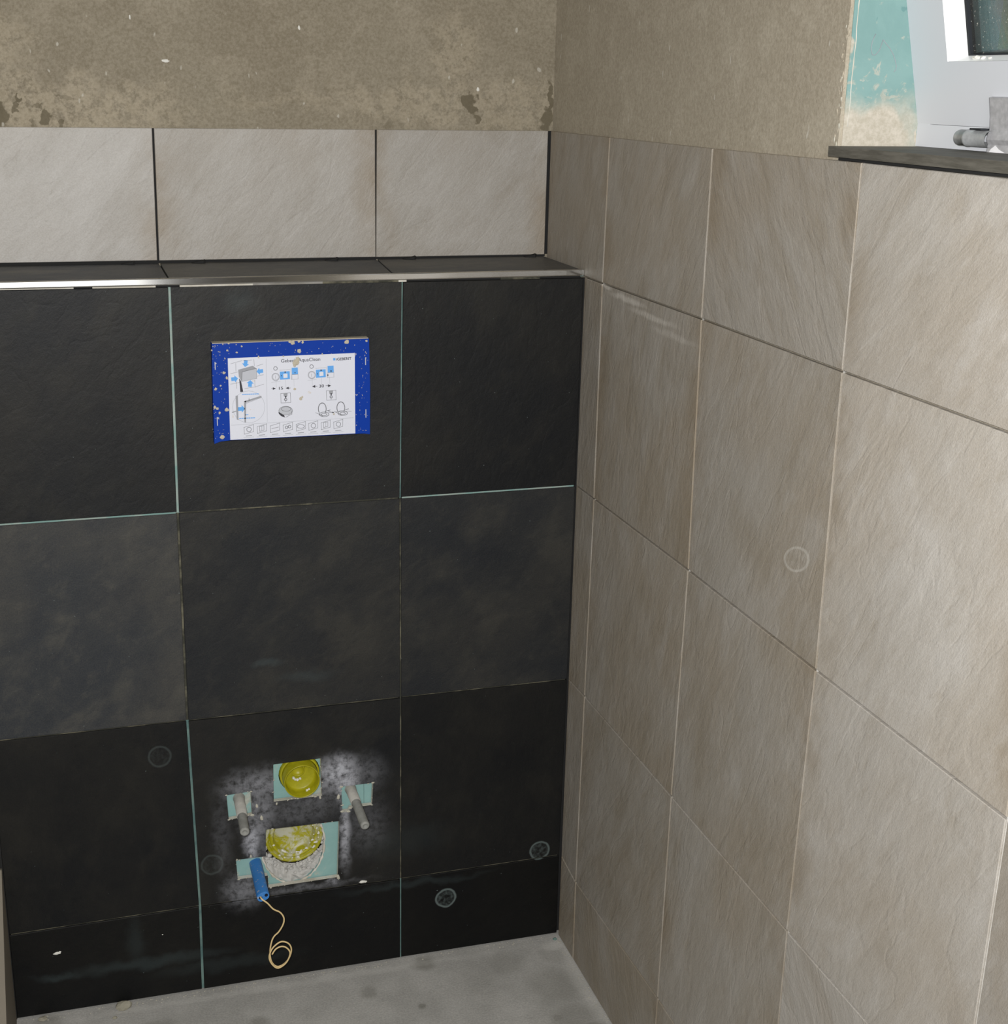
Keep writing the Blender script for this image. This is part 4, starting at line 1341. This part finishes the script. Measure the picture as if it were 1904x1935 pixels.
m.lathe((0.0885, Y0 - 0.0815, PY), (0, -1, 0), [(0.0, 0.0), (0.0046, 0.0006), (0.0070, 0.0030), (0.0076, 0.0055), (0.0076, 0.0170), (0.0082, 0.0175), (0.0082, 0.0200), (0.0078, 0.0205), (0.0078, 0.0525)], 26, False)
attach(m.build('hinge_pin', 'zinc', label='round hinge pin with a domed end'), win)
m = MB(); m.box(0.080, 0.0955, Y0 - 0.128, Y0 - 0.111, 1.3932, 1.3948)
attach(m.build('hinge_tab', 'rubber'), win)
m = MB()
m.add([Vector((0.0884, Y0 - 0.133, 1.3736)), Vector((0.0884, Y0 - 0.144, 1.3736)), Vector((0.0884, Y0 - 0.157, 1.3738)), Vector((0.0888, Y0 - 0.147, 1.3765)), Vector((0.0888, Y0 - 0.141, 1.3800)), Vector((0.0886, Y0 - 0.135, 1.3765))], [(0, 1, 2, 3, 4, 5)])
attach(m.build('paint_patch', 'paint'), win)
# debris lying along the bottom bead
for k, (s, r, lab) in enumerate(((-0.0985, 0.0030, 'largest beige crumb on the window bead'), (-0.1085, 0.0022, 'small beige crumb right of the largest on the window bead'), (-0.1190, 0.0016, 'tiny beige crumb furthest right on the window bead'))):
    m = MB()
    m.rock(sp(s, 0.0608 + r * 0.45, 0.006), r, 30 + k, (1, 1.6, 0.75), 2)
    m.build('mortar_crumb', 'crumb_white', label=lab, category='rubble', group='crumbs on the window bead')

# ------------------------------------------------------------------ loose rubble
for k, (x, y, r, lab) in enumerate(((-0.7430, -0.012, 0.0095, 'largest beige mortar lump on the floor at the foot of the left dark tile'),
                                     (-0.7600, -0.035, 0.0030, 'small mortar lump on the floor left of the largest lump'),
                                     (-0.8700, -0.010, 0.0055, 'pale mortar lump on the floor by the left wall'),
                                     (-0.0100, -0.0140, 0.0030, 'dark green crumb on the floor in the right corner'))):
    m = MB()
    m.rock((x, y, r * 0.55), r, 50 + k, (1.25, 0.9, 0.75), 2)
    m.build('mortar_crumb', 'lump' if k < 3 else 'joint_teal', label=lab, category='rubble', group='lumps on the floor')
for k, (x, z, r, lab) in enumerate(((-0.3494, 0.1621, 0.0045, 'white plaster drop on the dark tile right of the drain'), (-0.8400, 0.1119, 0.0040, 'white plaster drop on the lower left dark tile'),
                                     (-0.6773, 0.1176, 0.0012, 'tiny white plaster dot on the lower left dark tile near the joint'))):
    m = MB()
    m.rock((x, -0.0002, z), r, 70 + k, (1.5 if k < 2 else 1, 0.35, 0.55), 2)
    if k < 2:
        m.rock((x + r * 1.0, -0.0001, z + r * (0.45 if k else -0.15)), r * 0.55, 77 + k, (1.1, 0.35, 0.8), 1)
    m.build('plaster_drop', 'crumb_white', label=lab, category='plaster drop', group='drops stuck to the dark tiles')
m = MB()
rw = random.Random(33)
for k in range(150):
    x = rw.uniform(-0.9, -0.02)
    m.rock((x, -0.001 - rw.random() ** 2 * 0.012, 0.0006), rw.uniform(0.0003, 0.0012), rw.random(), (1.4, 1, 0.7))
for k in range(60):
    y = rw.uniform(-0.30, -0.01)
    m.rock((-0.001 - rw.random() ** 2 * 0.012, y, 0.0006), rw.uniform(0.0003, 0.0012), rw.random(), (1, 1.4, 0.7))
m.build('grit', 'crumb', kind='stuff', label='fine beige grit along the foot of the tiled walls', category='grit')
# white flecks of plaster on the bare wall
for k, (x, z, r, fx, fz, lab) in enumerate(((-0.5925, 1.4531, 0.0030, 1.8, 0.7, 'largest white plaster fleck on the bare back wall'), (-0.6401, 1.5118, 0.0020, 0.6, 1.6, 'upper left white plaster fleck on the bare back wall'),
                                             (-0.1190, 1.4205, 0.0026, 0.8, 1.3, 'white plaster fleck above the dark bare patch near the right corner'), (-0.3964, 1.5037, 0.0020, 0.8, 1.6, 'hook shaped white fleck in the middle of the bare back wall'))):
    m = MB()
    m.rock((x, YB - 0.0002, z), r, 90 + k, (fx, 0.3, fz), 2)
    m.build('plaster_fleck', 'crumb_white', label=lab, category='plaster fleck', group='flecks on the bare back wall')

# ------------------------------------------------------------------ outside the window
b = MB(); b.box(0.6, 14, -6, 14, -0.6, -0.5)
b.build('ground', 'ground', kind='structure')
